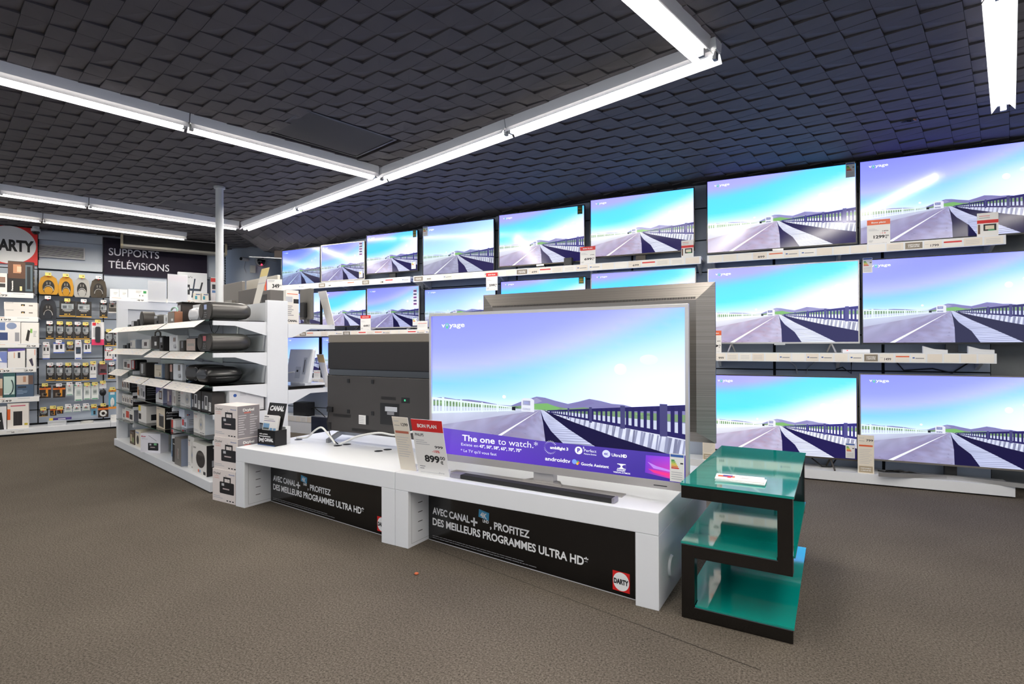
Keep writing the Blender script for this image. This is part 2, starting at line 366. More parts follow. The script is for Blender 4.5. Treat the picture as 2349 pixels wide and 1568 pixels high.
# ---------------------------------------------------------------- white pole through the gondola spine
q = GD(-1.353, 0.552)
t = thing('pole', 'slim white pole rising from the shelving to the ceiling', 'pole', (q.x, q.y, 0))
MB().cyl(mat('dfe1e2', 0.45), (0, 0, .0945), 0.038, ZC - 0.0985, n=20).build('shaft', t)
MB().cyl(mat('bfc2c4', 0.5), (0, 0, ZC - 0.022), 0.055, 0.02, n=20).build('collar', t)
# ---------------------------------------------------------------- the picture shown on the televisions
def mixc(a, b, t): return tuple(x + (y - x) * t for x, y in zip(a, b))
def ramp(st, d):
    if d <= st[0][0]: return st[0][1]
    for (d0, c0), (d1, c1) in zip(st, st[1:]):
        if d <= d1: return mixc(c0, c1, (d - d0) / (d1 - d0))
    return st[-1][1]
SKY = {'lilac': [(0, (142, 147, 250)), (0.30, (156, 164, 252)), (0.48, (186, 193, 252)), (0.62, (138, 212, 252)), (0.85, (200, 240, 254)), (1.15, (240, 250, 255))],
       'cyan': [(0, (172, 168, 252)), (0.16, (174, 176, 252)), (0.33, (98, 220, 252)), (0.58, (92, 226, 253)), (0.80, (215, 248, 255)), (1.0, (250, 252, 255))],
       'pale': [(0, (150, 165, 245)), (0.3, (160, 195, 248)), (0.6, (172, 222, 250)), (1.1, (225, 243, 252))]}
GRD = {'lilac': dict(road='948cb4', verge='ccd2e8', dark='16123f', wood='bcc0e4', fence='e6f6f6', rail='2a2560', line='f4f6ff', hill='7c9a74', mtn='8480b4', stain='8f7d96'),
       'cyan': dict(road='a99cc0', verge='e6e9f6', dark='1c1650', wood='d2d6f0', fence='f4fbff', rail='33307a', line='ffffff', hill='86a87c', mtn='9492c4', stain='b08a9c'),
       'pale': dict(road='918eb0', verge='cfd6e4', dark='2a2452', wood='b6bbd6', fence='d3e6ee', rail='3a3872', line='e8ecf8', hill='84a08c', mtn='8a8fbe', stain='86809c')}
def picture(kind, banner=False):
    v = []; f = []; col = []; st = SKY[kind]; G = {k: lin(c) for k, c in GRD[kind].items()}; Y = [0.0]
    def poly(pts, c, lay):
        k = len(v); y = -0.0004 * lay
        for s, t in pts: v.append((s, y, 1 - t))
        f.append(tuple(range(k, k + len(pts)))); col.extend([(*c, 1)] * len(pts) if not isinstance(c, list) else [(*x, 1) for x in c])
    def sky(s, t):
        d = t / 0.62 * 0.78 + 0.50 * s * s + 0.06 * s; c = ramp(st, d)
        g = math.exp(-(((s - 0.90) / 0.30) ** 2 + ((t - 0.46) / 0.24) ** 2)) * 0.75
        g += 0.6 * math.exp(-((t - 0.64) / 0.05) ** 2)
        r_, g_, b_ = lin(mixc(c, (252, 254, 255), min(1, g))); return (r_, g_, b_ * 1.8)
    nx, ny = 26, 18
    for i in range(nx):
        for j in range(ny):
            s0, s1, t0, t1 = i / nx, (i + 1) / nx, 0.68 * j / ny, 0.68 * (j + 1) / ny
            pts = [(s0, t0), (s0, t1), (s1, t1), (s1, t0)]; poly(pts, [sky(*p) for p in pts], 0)
    rnd0 = random.Random(9); wh = lin('fdfeff')
    poly(ellipse(0.79, 0.36, 0.021, 0.034, 20), wh, 1); poly(ellipse(0.885, 0.30, 0.03, 0.03, 20), lin('eaf8ff'), 1); poly(ellipse(0.34, 0.565, 0.008, 0.012, 12), wh, 1)
    poly([(0, .600), (.06, .592), (.12, .602), (.18, .598), (.25, .606), (.32, .622), (.37, .622), (.40, .60), (.44, .572), (.477, .552), (.51, .556), (.55, .572), (.60, .588), (.64, .570), (.68, .549), (.72, .558), (.76, .572), (.80, .574), (.83, .585), (.9, .588), (1, .585), (1, .66), (0, .66)], G['mtn'], 1)
    poly([(.44, .585), (.477, .56), (.50, .58), (.47, .60)], mixc(G['mtn'], (.9, .9, 1), .15), 2); poly([(.60, .60), (.68, .553), (.70, .575), (.66, .60)], mixc(G['mtn'], (.2, .15, .4), .3), 2); poly([(.70, .60), (.76, .575), (.80, .595)], mixc(G['mtn'], (.2, .15, .4), .25), 2)
    poly([(0, .622), (.10, .606), (.15, .612), (.24, .614), (.32, .630), (.40, .622), (.46, .600), (.52, .596), (.56, .610), (.60, .618), (.66, .604), (.72, .612), (.78, .604), (.84, .614), (1, .612), (1, .655), (0, .655)], G['hill'], 2)
    for k in range(26): x = rnd0.uniform(.02, .95); y = .622 + .018 * rnd0.random(); poly([(x, y), (x + .02, y - .006), (x + .035, y + .004), (x + .01, y + .008)], mixc(G['hill'], (.04, .10, .06) if k % 2 else (.35, .6, .25), .45), 3)
    poly([(.47, .60), (.52, .592), (.57, .618), (.55, .64), (.46, .64)], lin('7cb46c'), 3)
    VP = (.493, .637)
    rnd = random.Random(5)
    def fan(tg, c0, c1, nq, pw, jit, lay, tint=None, join=0.0):
        n = len(tg); pt = lambda e, k: (VP[0] + (e[0] - VP[0]) * k, VP[1] + (e[1] - VP[1]) * k); C = {}
        for i in range(n):
            for q in range(nq + 1):
                cc = mixc(c0, c1, i / (n - 1)); cc = tuple(max(0, x * g) for x, g in zip(cc, [1 + rnd.uniform(-jit, jit)] * 3))
                if tint and rnd.random() < .4: cc = mixc(cc, tint, rnd.uniform(.1, .45))
                C[i, q] = cc
        for i in range(n - 1):
            for q in range(nq):
                qa, qb = (q / nq) ** pw, ((q + 1) / nq) ** pw
                poly([pt(tg[i], qa), pt(tg[i], qb), pt(tg[i + 1], qb), pt(tg[i + 1], qa)], [C[i, q], C[i, q + 1], C[i + 1, q + 1], C[i + 1, q]], lay)
    poly([(0, .66), (.44, .637), VP, (1, .66), (1, 1), (0, 1)], G['verge'], 3)
    fan([(0, .70), (0, .73), (0, .77), (0, .81)], G['verge'], mixc(G['verge'], G['road'], .35), 10, 1.6, .05, 4)
    fan([(0, .81), (0, .86), (0, .92), (0, 1), (.08, 1), (.155, 1)], mixc(G['verge'], G['road'], .7), G['road'], 16, 1.5, .10, 4, G['stain'])
    fan([(.185, 1), (.25, 1), (.31, 1), (.37, 1), (.43, 1), (.48, 1), (.53, 1)], G['road'], mixc(G['road'], G['wood'], .5), 18, 1.5, .12, 4, G['stain'])
    fan([(.155, 1), (.185, 1)], G['line'], G['line'], 6, 1.5, .03, 5)
    fan([(.53, 1), (.64, 1), (.75, 1), (.87, 1), (1, 1), (1, .92), (1, .86), (1, .80), (1, .75)], G['wood'], mixc(G['wood'], G['line'], .5), 26, 1.7, .14, 5)
    for k in range(30):
        q = ((k + .5) / 30) ** 1.7; d = (.012 + .010 * rnd.random()) * q + .0008; on = lambda w, r: (VP[0] + (w[0] - VP[0]) * r, VP[1] + (w[1] - VP[1]) * r)
        for s0, s1, sk in (((.60, 1), (.90, 1), -.06), ((1, .90), (1, .76), .02), ((1, .90), (1, .76), .03)):
            qq = min(q * (1 + (.4 / 30 if sk == .03 else 0)), .97)
            poly([on(s0, qq), on(s0, qq + d), on(s1, min(1, qq + d + sk * q)), on(s1, min(1, qq + sk * q))], mixc(G['wood'], G['dark'], .35 + .3 * rnd.random()), 6)
    for k in range(40):
        q = rnd.random() ** .6; x = rnd.uniform(.05, .52); s_ = VP[0] + (x - VP[0]) * q; t_ = VP[1] + (1 - VP[1]) * q; w_ = .02 * q * rnd.random() + .002
        poly([(s_, t_), (s_ + w_, t_ + .002), (s_ + w_ * .8, t_ + .006 * q), (s_, t_ + .004 * q)], mixc(G['road'], G['dark'], .4), 5)
    poly([VP, (.507, .70), (.535, .77), (.60, .87), (.645, 1), (.515, 1), (.512, .83), (.503, .72)], G['dark'], 7)
    poly([(.505, .637), (.62, .70), (.78, .775), (1, .865), (1, 1), (.86, 1), (.72, .86), (.60, .745)], G['dark'], 7)
    poly([(.52, .637), (1, .555), (1, .590), (.52, .645)], G['rail'], 8)                       # right hand railing
    poly([(.52, .647), (1, .722), (1, .752), (.53, .655)], G['rail'], 8)
    for k in range(34):
        q = (k / 34) ** 1.7; s = .53 + .47 * q; w = .0030 + .0105 * q; f_ = (s - .5) / .5
        poly([(s, .64 - .083 * f_), (s + w, .64 - .083 * f_), (s + w, .645 + .095 * f_), (s, .645 + .095 * f_)], G['rail'], 8)
    for s, w in ((.60, .006), (.68, .010), (.79, .016), (.92, .024)):
        f_ = (s - .5) / .5; poly([(s, .632 - .09 * f_), (s + w, .632 - .09 * f_), (s + w, .66 + .10 * f_), (s, .66 + .10 * f_)], mixc(G['rail'], (0.3, 0.3, 0.6), .15), 9)
    poly([(0, .595), (.385, .628), (.385, .636), (0, .612)], G['fence'], 8)                     # pale fence on the left
    poly([(0, .70), (.385, .650), (.385, .655), (0, .716)], G['fence'], 8)
    for k in range(34):
        q = 1 - (1 - k / 34) ** 1.5; s = .385 * q; f_ = 1 - s / .42; w = .003 + .0035 * f_
        poly([(s, .632 - .03 * f_), (s + w, .632 - .03 * f_), (s + w, .652 + .055 * f_), (s, .652 + .055 * f_)], G['fence'], 8)
    for s, w in ((.05, .012), (.14, .009), (.24, .006), (.31, .004)):
        f_ = 1 - s / .42; poly([(s, .628 - .04 * f_), (s + w, .628 - .04 * f_), (s + w, .655 + .06 * f_), (s, .655 + .06 * f_)], G['fence'], 9)
    for pts, c in (([(.415, .575), (.425, .566), (.458, .566), (.468, .578), (.468, .655), (.415, .655)], 'e4e6f4'), ([(.421, .582), (.452, .582), (.452, .612), (.421, .612)], '3a3f86'), ([(.426, .588), (.447, .588), (.447, .604), (.426, .604)], '9aa0d8'), ([(.42, .632), (.452, .632), (.452, .646), (.42, .646)], '4b4f8e'), ([(.375, .628), (.39, .628), (.39, .652), (.375, .652)], '1a1a2c')):
        poly(pts, lin(c), 10)
    def txt(s, x, t, h, w, c, bold=0, asp=1.65, lay=13):                                   # writing shown on the screen
        vs, fs, tw = glyphs(s, bold); k = h / .72; kx = w / tw; n = len(v); 
        for a, b_ in vs: v.append((x + a * kx, -0.0004 * lay, 1 - t + b_ * k))
        for q in fs: f.append(tuple(n + i for i in q)); col.extend([(*lin(c), 1)] * len(q))
    txt('v', .05, .082, .034, .018, 'ffffff', 1); poly(ellipse(.0775, .068, .0085, .0150, 18), lin('58cf86'), 12); poly([(.0705, .076), (.0845, .076), (.0775, .098)], lin('58cf86'), 12); poly(ellipse(.0775, .067, .0052, .0092, 14), lin('b0b4fa'), 13)
    txt('yage', .088, .082, .034, .075, 'ffffff', 1)
    if banner:
        poly([(0, .812), (.5, .84), (1, .842), (1, 1), (0, 1)], [lin('6a4fc4'), lin('5a44b0'), lin('4a3aa0'), lin('3c2f92'), lin('6a3fd0')], 11)
        txt('The one', .150, .892, .043, .150, 'f4f4ff', 1.1); txt('to watch.*', .315, .892, .043, .168, 'f4f4ff', 0)
        txt('Existe en', .145, .928, .020, .080, 'f0f0ff', 0); txt('43", 50", 58", 65", 70", 75"', .230, .928, .020, .185, 'f0f0ff', 2)
        txt("* Le TV qu'il vous faut", .143, .972, .020, .165, 'f0f0ff', 0)
        for k in range(22):
            a = 0.6 + 5.1 * k / 21; c, s_ = math.cos(a), math.sin(a)
            poly([(.533 + .020 * c - .0008, .876 + .034 * s_), (.533 + .020 * c + .0008, .876 + .034 * s_ + .001), (.533 + .026 * c + .0008, .876 + .044 * s_), (.533 + .026 * c - .0008, .876 + .044 * s_ - .001)], lin('f4f4ff'), 12)
        txt('ambilight 3', .532, .884, .018, .070, 'ffffff', 2)
        poly(ellipse(.641, .876, .014, .024, 24), lin('f4f4ff'), 12); txt('P', .636, .886, .024, .011, '5a44b0', 3, lay=14); txt('5', .657, .862, .012, .005, 'f4f4ff', 2); txt('Perfect', .661, .880, .018, .045, 'f4f4ff', 0); txt('Picture Engine', .661, .897, .009, .045, 'f4f4ff', 1)
        poly(ellipse(.741, .879, .014, .023, 24), lin('d9dcff'), 12); txt('4K', .733, .888, .016, .016, '5a44b0', 1, lay=14); txt('Ultra', .760, .890, .018, .030, 'ffffff', 1); txt('HD', .792, .890, .018, .020, 'ffffff', 3)
        txt('androidtv', .512, .962, .024, .098, 'ffffff', 1)
        for x, t_, r, c in ((.625, .950, .009, '7fa2ff'), (.638, .948, .004, '46c06a'), (.636, .960, .005, 'f0c040'), (.641, .953, .004, 'e85050')): poly(ellipse(x, t_, r, r * 1.7, 14), lin(c), 12)
        txt('Google Assistant', .650, .966, .018, .100, 'ffffff', 1)
        poly([(.779, .930), (.808, .930), (.808, .962), (.779, .962)], lin('ffffff'), 12); poly(ellipse(.779, .946, .012, .012, 14, -PI / 2, PI / 2) + [(.779, .958)], lin('4a3aa0'), 13); poly(ellipse(.808, .946, .012, .012, 14, PI / 2, 1.5 * PI) + [(.808, .934)], lin('4a3aa0'), 13)
        txt('DOLBY', .778, .975, .010, .030, 'ffffff', 2); txt('VISION-ATMOS', .765, .988, .009, .058, 'ffffff', 1)
        poly([(.875, .862), (.958, .858), (.958, .985), (.872, .965)], [lin('7a40d8'), lin('a048e0'), lin('e040a0'), lin('7038c8')], 12)
        poly([(.880, .90), (.91, .92), (.955, .935), (.955, .945), (.90, .935)], lin('c08af0'), 13); poly([(.882, .94), (.955, .955), (.955, .975), (.90, .96)], lin('f03a90'), 13)
    me = bpy.data.meshes.new('picture_' + kind); me.from_pydata(v, [], f); me.materials.append(SCREEN)
    ca = me.color_attributes.new('Col', 'FLOAT_COLOR', 'CORNER'); ca.data.foreach_set('color', [x for c in col for x in c])
    me.update(); return me
PIC = {k: picture(k) for k in SKY}
# ---------------------------------------------------------------- stickers and price cards
def energy_label(m, x0, x1, z0, z1, y):
    w, h = x1 - x0, z1 - z0; m.rectf(PAPER, x0, x1, z0, z1, y); m.rectf(BLUE, x0 + .05 * w, x1 - .05 * w, z1 - .12 * h, z1 - .03 * h, y - .0004)
    for k, c in enumerate(('2f9b3c', '7fb83a', 'c9d23a', 'f0c82f', 'ea8a2a', 'd9382a')):
        z = z1 - (.22 + .055 * k) * h; m.poly(mat(c), [(x0 + .1 * w, y - .0004, z - .045 * h), (x0 + (.3 + .06 * k) * w, y - .0004, z - .045 * h), (x0 + (.36 + .06 * k) * w, y - .0004, z - .0225 * h), (x0 + (.3 + .06 * k) * w, y - .0004, z), (x0 + .1 * w, y - .0004, z)])
    m.rectf(INK, x0 + .72 * w, x0 + .92 * w, z1 - .36 * h, z1 - .31 * h, y - .0004)
    for k in range(4): m.rectf(LGREY, x0 + .1 * w, x0 + .85 * w, z0 + (.08 + .08 * k) * h, z0 + (.11 + .08 * k) * h, y - .0004)
def card(name, label, loc, rz, w, h, price, cents='', head=None, headtxt='', strip=None, old=None, brand='', lean=0.0, body='paper', photo=False, group=None, foot=True, rabais='', cart=False):
    t = thing(name, label, 'price card', loc, rz, group)
    B = PAPER if body == 'paper' else PAPERC
    m = MB(); m.box(B, -w / 2, w / 2, 0, 0.003, 0, h); y = -0.0006
    if head:
        m.rectf(head, -w / 2, w / 2, h * .79, h, y)
        if headtxt: m.text(PAPER, headtxt, (0, y * 2, h * .86), h * .062, w * .62, bold=2, al='c')
    if strip: m.rectf(strip, -w * .42, w * .42, h * .70, h * .745, y)
    if brand: m.text(INK, brand, (-w * .43, y, h * .70), h * .05, w * .28, bold=1)
    top = h * (.62 if head else .80)
    if head:
        for k in range(3): m.rectf(LGREY, -w * .43, w * (-.15 + .08 * k), top - h * .035 * k, top - h * .035 * k + h * .012, y)
        if old: m.text(INK, old, (w * .42, y, h * .50), h * .045, w * .26, bold=1, al='r')
        if rabais: m.text(RED, rabais, (w * .30, y, h * .42), h * .045, w * .24, bold=1, al='r')
        m.text(INK, price, (-w * .22, y, h * .24), h * .12, w * .48, bold=2); m.text(INK, cents, (w * .28, y, h * .30), h * .06, w * .16, bold=1); m.text(INK, '\u20ac', (w * .28, y, h * .22), h * .055, w * .09, bold=2)
        for k in range(2): m.rectf(GREY, -w * .42, -w * (.28 - .04 * k), h * (.10 + .04 * k), h * (.112 + .04 * k), y)
        m.rectf(LGREY, -w * .42, w * .2, h * .035, h * .041, y); m.text(GREY, 'Darty', (w * .18, y, h * .04), h * .022, w * .18, shear=.3)
    elif photo:
        m.rectf(RED, -w * .5, w * .5, h * .56, h * .70, y); m.rectf(BROWN, -w * .46, -w * .36, h * .12, h * .52, y)
        m.rectf(INK, -w * .2, w * .40, h * .24, h * .52, y); m.rectf(CREAM, -w * .12, w * .30, h * .30, h * .46, y * 2); m.rectf(GREEN, w * .02, w * .32, h * .245, h * .29, y * 2)
        for k in range(2): m.rectf(RED if k else GREY, -w * .4, w * .1, h * (.78 + .08 * k), h * (.80 + .08 * k), y)
    else:
        if price: m.text(INK, price, (w * .02, y, h * .84), h * .055, w * .42, bold=1)
        m.rectf(GREY, -w * .42, -w * .08, h * .84, h * .848, y); m.rectf(LGREY, -w * .42, -w * .1, h * .92, h * .93, y)
        for k in range(9): m.rectf(LGREY, -w * .40, w * (.36 - .09 * (k % 3)), h * (.62 - .045 * k), h * (.628 - .045 * k), y)
        if cart:
            m.rectf(mat('b7a78c'), -w * .42, w * .42, h * .02, h * .19, y); m.text(PAPER, 'DISPONIBLE', (0, y * 2, h * .12), h * .028, w * .64, bold=2, al='c'); m.text(PAPER, 'A EMPORTER', (0, y * 2, h * .065), h * .028, w * .64, bold=2, al='c')
    o = m.build('printed_sheet', t); o.rotation_euler.x = -lean
    if foot:
        f = MB(); f.box(CLEAR, -w * .5, w * .5, 0.0032, 0.012, 0, h * .12); f.box(CLEAR, -w * .5, w * .5, 0.0032, 0.03, 0, 0.003); f.build('clear_holder', t)
    return t
# ---------------------------------------------------------------- televisions
def tv(label, x0, x1, z0, z1, y, shelf, kind, bez='141416', thin=0.010, group=None, feet='v', energy=None, badge=False, tint=(1, 1, 1), rz=0.0, frame=None, stick=None, name='television'):
    w, h = x1 - x0, z1 - z0
    if frame: p = frame((x0 + x1) / 2, y, shelf); loc = (p.x, p.y, shelf); rz = frame.a
    else: loc = ((x0 + x1) / 2, y, shelf + .0005)
    t = thing(name, label, 'television', loc, rz, group); zb = z0 - shelf; zt = z1 - shelf; B = mat(bez, 0.3, metal=0.5 if bez != '141416' else 0.0); hw = w / 2
    m = MB(); m.prism(DARK, rrect(-hw + .004, hw - .004, zb + .004, zt - .004, .008, 2), 0.006, 0.028); m.box(DARK, -hw * .72, hw * .72, 0.028, 0.06, zb + .03, zb + h * .62); m.build('back_shell', t)
    m = MB(); bw = thin
    for a0, a1, c0, c1 in ((-hw, hw, zb, zb + bw * 1.4), (-hw, hw, zt - bw, zt), (-hw, -hw + bw, zb + bw * 1.4, zt - bw), (hw - bw, hw, zb + bw * 1.4, zt - bw)): m.box(B, a0, a1, -0.006, 0.007, c0, c1)
    fr = m.build('bezel', t)
    if badge: MB().box(SILV, -.045, .045, -.0085, -.006, zb - .012, zb + .006).build('badge', fr)
    s = bpy.data.objects.new('screen', PIC[kind]); S.collection.objects.link(s); s.parent = t; s.location = (-hw + bw, 0.0, zb + bw * 1.4); s.scale = (w - 2 * bw, 1, h - bw * 2.4); s.color = (*tint, 1)
    if feet == 'v':
        for sx in (-1, 1):
            m = MB(); m.tube(B, [(sx * hw * .66, 0.02, zb + .005), (sx * hw * .70, -0.085, .006)], .008, 6); m.tube(B, [(sx * hw * .66, 0.02, zb + .005), (sx * hw * .62, 0.11, .006)], .008, 6); m.build('foot', t)
    elif feet == 'n':
        m = MB(); m.box(B, -.04, .04, .012, .04, .004, zb + .02); m.box(B, -.13, .13, -.09, .10, 0, .008); m.build('stand', t)
    elif feet == 'c':
        m = MB(); m.box(B, -.05, .05, .012, .04, .004, zb + .02); m.box(B, -.22, .22, -.09, .10, 0, .008); m.build('stand', t)
    elif feet == 'bar':
        m = MB(); m.box(BLACKP, -.04, .04, .02, .06, .02, zb + .02); m.build('neck', t)
        m = MB(); m.prism(SILV, [(-.52, -.15), (-.04, -.035), (.04, -.035), (.62, -.17), (.62, -.15), (.04, .0), (-.04, .0), (-.52, -.13)], .0, .032, plane='xy'); m.build('stand', t)
    if energy:
        m = MB(); a, c = energy; ew, eh = min(.07, w * .08), min(.13, h * .2); X = -hw + bw + a * (w - 2 * bw); Z = zb + c * h
        energy_label(m, X, X + ew, Z, Z + eh, -0.0065); m.build('energy_label', t)
    if stick:
        a, c, sw, sh, cs = stick; X = -hw + bw + a * (w - 2 * bw); Z = zb + c * h; m = MB(); m.rectf(mat(cs[0]), X, X + sw, Z, Z + sh, -.0068)
        for k in range(5): m.rectf(mat(cs[1 + k % (len(cs) - 1)]), X + sw * .12, X + sw * .88, Z + sh * (.06 + .19 * k), Z + sh * (.16 + .19 * k), -.0072)
        m.build('sticker', t)
    return t
SH1, SH2L, SH2R, SH3, PL = 2.030, 1.385, 1.117, 0.751, 0.092
GT = 'televisions on the top wall shelf'; GM = 'televisions on the middle wall shelf'; GB = 'televisions on the lowest wall level'
YS = 5.54
tv('leftmost flat television on the top wall shelf, thin black frame', -6.325, -5.588, 2.04, 2.547, YS, SH1, 'lilac', group=GT, tint=(.62, .78, .92))
tv('second television from the left on the top shelf, silver frame with a striped sticker', -5.575, -4.813, 2.054, 2.56, YS, SH1, 'lilac', bez='b8b4ae', group=GT, energy=(.89, .05), tint=(.85, .87, 1), stick=(.89, .62, .06, .18, ('e4e0ee', '6a2f7a', '34406a')))
tv('third television from the left on the top shelf, bright cyan sky', -4.786, -3.968, 2.11, 2.626, YS, SH1, 'cyan', group=GT, energy=(.89, .06), tint=(.92, .92, 1), feet='c', stick=(.92, .82, .05, .09, ('20240f', '6a8a2a', 'c8a02a')))
tv('fourth television from the left on the top shelf, washed out pale picture', -3.90, -2.90, 2.042, 2.654, YS, SH1, 'pale', group=GT, energy=(0.0, .80), badge=True, tint=(1.1, 1.1, 1.05))
tv('fifth television from the left on the top shelf, yellow sticker on its corner', -2.846, -1.811, 2.078, 2.687, YS, SH1, 'cyan', bez='4a453e', group=GT, badge=True, feet='c', stick=(.93, .84, .055, .09, ('20240f', '6a8a2a', 'c8a02a')))
tv('sixth television from the left on the top shelf, broad cyan sky', -1.755, -0.694, 2.107, 2.73, YS, SH1, 'cyan', bez='4a453e', group=GT, feet='c', tint=(1.05, 1.05, 1))
tv('seventh television from the left on the top shelf, above the dark ribbed back', -0.585, 0.651, 2.062, 2.772, YS, SH1, 'cyan', group=GT, energy=(.94, .82), badge=True, feet='c', tint=(1.05, 1.05, 1.02))
tv('largest television at the right end of the top shelf, lilac sky', 0.666, 1.92, 2.045, 2.775, YS, SH1, 'lilac', group=GT, feet='n', tint=(.97, .98, 1))
tv('leftmost television on the middle shelf, half hidden by a grey monitor', -6.35, -5.585, 1.44, 1.925, YS, SH2L, 'pale', group=GM)
tv('second television on the middle shelf, behind a leaning price strip', -5.56, -4.785, 1.44, 1.925, YS, SH2L, 'cyan', bez='33312f', group=GM, tint=(.9, .92, 1))
tv('third television on the middle shelf, silver frame and striped sticker', -4.775, -3.95, 1.41, 1.934, YS, SH2L, 'lilac', bez='c9c6c2', group=GM, energy=(.89, .05), tint=(.88, .9, 1), stick=(.90, .52, .06, .21, ('e4e0ee', '6a2f7a', '34406a')))
tv('fourth television on the middle shelf, its right part hidden by the large silver television', -3.877, -2.88, 1.40, 1.877, YS, SH2L, 'pale', group=GM, tint=(.95, .97, 1.05))
tv('television peeping over the ribbed back, with a yellow corner sticker', -2.825, -1.80, 1.44, 1.922, YS, SH2L, 'cyan', bez='4a453e', group=GM, stick=(.93, .84, .055, .07, ('20240f', '6a8a2a', 'c8a02a')))
tv('television peeping over the ribbed back, right of the yellow stickered one', -1.75, -0.685, 1.44, 1.948, YS, SH2L, 'cyan', bez='b8b4ae', group=GM)
tv('television in the middle row right of the ribbed back, cyan sky', -0.578, 0.665, 1.198, 1.922, YS, SH2R, 'cyan', bez='c9c6c2', group=GM, badge=True, tint=(1.05, 1.05, 1.02))
tv('television at the right end of the middle row, lilac sky, black frame', 0.680, 1.93, 1.190, 1.922, YS, SH2R, 'lilac', group=GM, feet='n', energy=(0.0, .84), tint=(.96, .98, 1))
tv('lower left television behind the white monitor', -6.25, -5.605, 0.80, 1.31, YS, SH3, 'pale', group=GB, tint=(.9, .95, 1))
tv('lower left television mostly hidden by the black television back', -5.57, -4.80, 0.80, 1.31, YS, SH3, 'pale', group=GB, tint=(.9, .95, 1))
tv('lowest television behind the black glass stand', -0.56, 0.648, 0.178, 0.907, YS, PL, 'cyan', bez='5a544c', group=GB, energy=(.93, .03), tint=(1.05, 1.05, 1.02))
tv('lowest television at the right, on a wide silver stand', 0.660, 1.93, 0.196, 0.938, YS, PL, 'lilac', bez='8e8982', group=GB, feet='bar', tint=(.97, 1, 1))
# ---------------------------------------------------------------- wall shelves with ticket rails
TICK = ['f5efe6', 'f3ece2', 'f6f2ec', 'f0e6da']
def rail_tickets(parent, x0, x1, z0, z1, y, spec, n):
    dx = (x1 - x0) / n
    for i in range(n):
        m = MB(); a, c = x0 + i * dx + .006, x0 + (i + 1) * dx - .006; k = spec[i % len(spec)] if spec else '-'; h = z1 - z0
        m.box(mat(TICK[i % 4], 0.5), a, c, y - .002, y, z0, z1); yy = y - .0026
        if k == 'u': m.rectf(BLUE, a + .1 * (c - a), a + .25 * (c - a), z0 + .45 * h, z0 + .6 * h, yy); m.rectf(GREY, a + .3 * (c - a), c - .1 * (c - a), z0 + .42 * h, z0 + .52 * h, yy)
        elif k == 'r': m.rectf(RED, a, c, z0 + .55 * h, z0 + .75 * h, yy)
        elif k == 'o': m.rectf(ORANGE, a + .05 * (c - a), c, z0 + .6 * h, z0 + .75 * h, yy)
        elif k == 'l':
            for q in range(3): m.rectf(LGREY, a + .1 * (c - a), c - .15 * (c - a), z0 + (.25 + .2 * q) * h, z0 + (.29 + .2 * q) * h, yy)
        elif k == 'c':
            m.rectf(mat('8a7f70'), a, c, z0 + .08 * h, z1 - .08 * h, yy); m.text(PAPER, 'DISPONIBLE', ((a + c) / 2, yy - .0004, z0 + .52 * h), h * .17, (c - a) * .68, bold=2, al='c'); m.text(PAPER, '\u00c0 EMPORTER', ((a + c) / 2, yy - .0004, z0 + .28 * h), h * .17, (c - a) * .68, bold=2, al='c')
        elif k[0] in '123456789': m.text(INK, k, (a + .35 * (c - a), yy, z0 + .2 * h), h * .30, (c - a) * .48, bold=1); m.rectf(LGREY, a + .05 * (c - a), a + .25 * (c - a), z0 + .5 * h, z0 + .54 * h, yy)
        m.build('price_ticket', parent)
def wall_shelf(label, x0, x1, zt, rail, n, spec, depth=0.36, br=True):
    t = thing('wall_shelf', label, 'shelf', ((x0 + x1) / 2, 5.40, 0), 0, 'white shelves on the television wall'); hw = (x1 - x0) / 2
    MB().box(WSHELF, -hw, hw, 0.012, depth - .05, zt - .022, zt).build('board', t)
    MB().box(WHITE, -hw, hw, 0.0, 0.012, zt - rail, zt).build('ticket_rail', t)
    rail_tickets(t, -hw + .01, hw - .01, zt - rail + .006, zt - .006, -.0002, spec, n)
    if br:
        for x in [-hw + .04 + i * (2 * hw - .08) / max(1, round(hw * 2 / 1.2)) for i in range(max(1, round(hw * 2 / 1.2)) + 1)]:
            MB().prism(WSHELF, [(.05, zt - .022), (depth - .05, zt - .14), (depth - .05, zt - .022)], x - .012, x + .012, plane='yz').build('bracket', t)
    return t
wall_shelf('left section of the top white television shelf', -6.36, -3.985, SH1, .072, 19, 'rlllu--c5llo-cl9rlu-'.replace('5', '2').replace('9', '3'))
wall_shelf('long middle section of the top white television shelf', -3.94, -0.622, SH1, .072, 24, ['c', '449', 'l', 'u', 'l', '-', '-', 'u', '-', '-', 'c', '699', 'r', 'l', 'l', 'u', 'u', '-', '-', '699', 'r', 'l', 'l', '-'])
wall_shelf('right section of the top white television shelf', -0.567, 1.605, SH1, .072, 17, ['-', '-', '-', '899', 'o', 'u', 'u', '-', '-', '-', '-', 'l', 'c', '1799', 'r', 'l', 'l'])
wall_shelf('left part of the middle white television shelf', -6.36, -0.66, SH2L, .072, 44, ['r', 'u', 'u', '-', 'c', 'o', '-', 'l', '-', 'u', 'c', '-', 'r', 'l', 'o', 'u', '-', '-'])
wall_shelf('right part of the middle white television shelf', -0.52, 1.545, SH2R, .078, 19, ['999', 'l', 'l', 'l', '-', 'u', '-', 'u', 'u', '-', 'u', 'c', '1499', 'o', 'u', '-', '-', '-', '-'])
wall_shelf('low white television shelf behind the black television back', -6.36, -4.6, SH3, .075, 14, ['u', '-', 'l', 'o', 'u', '-'])
t = thing('plinth', 'long low white plinth under the right hand televisions', 'plinth', (0, 0, 0), 0, 'plinths under the television wall')
MB().box(WSHELF, -4.0, 1.60, 5.465, 5.70, .012, .092).build('top_board', t)
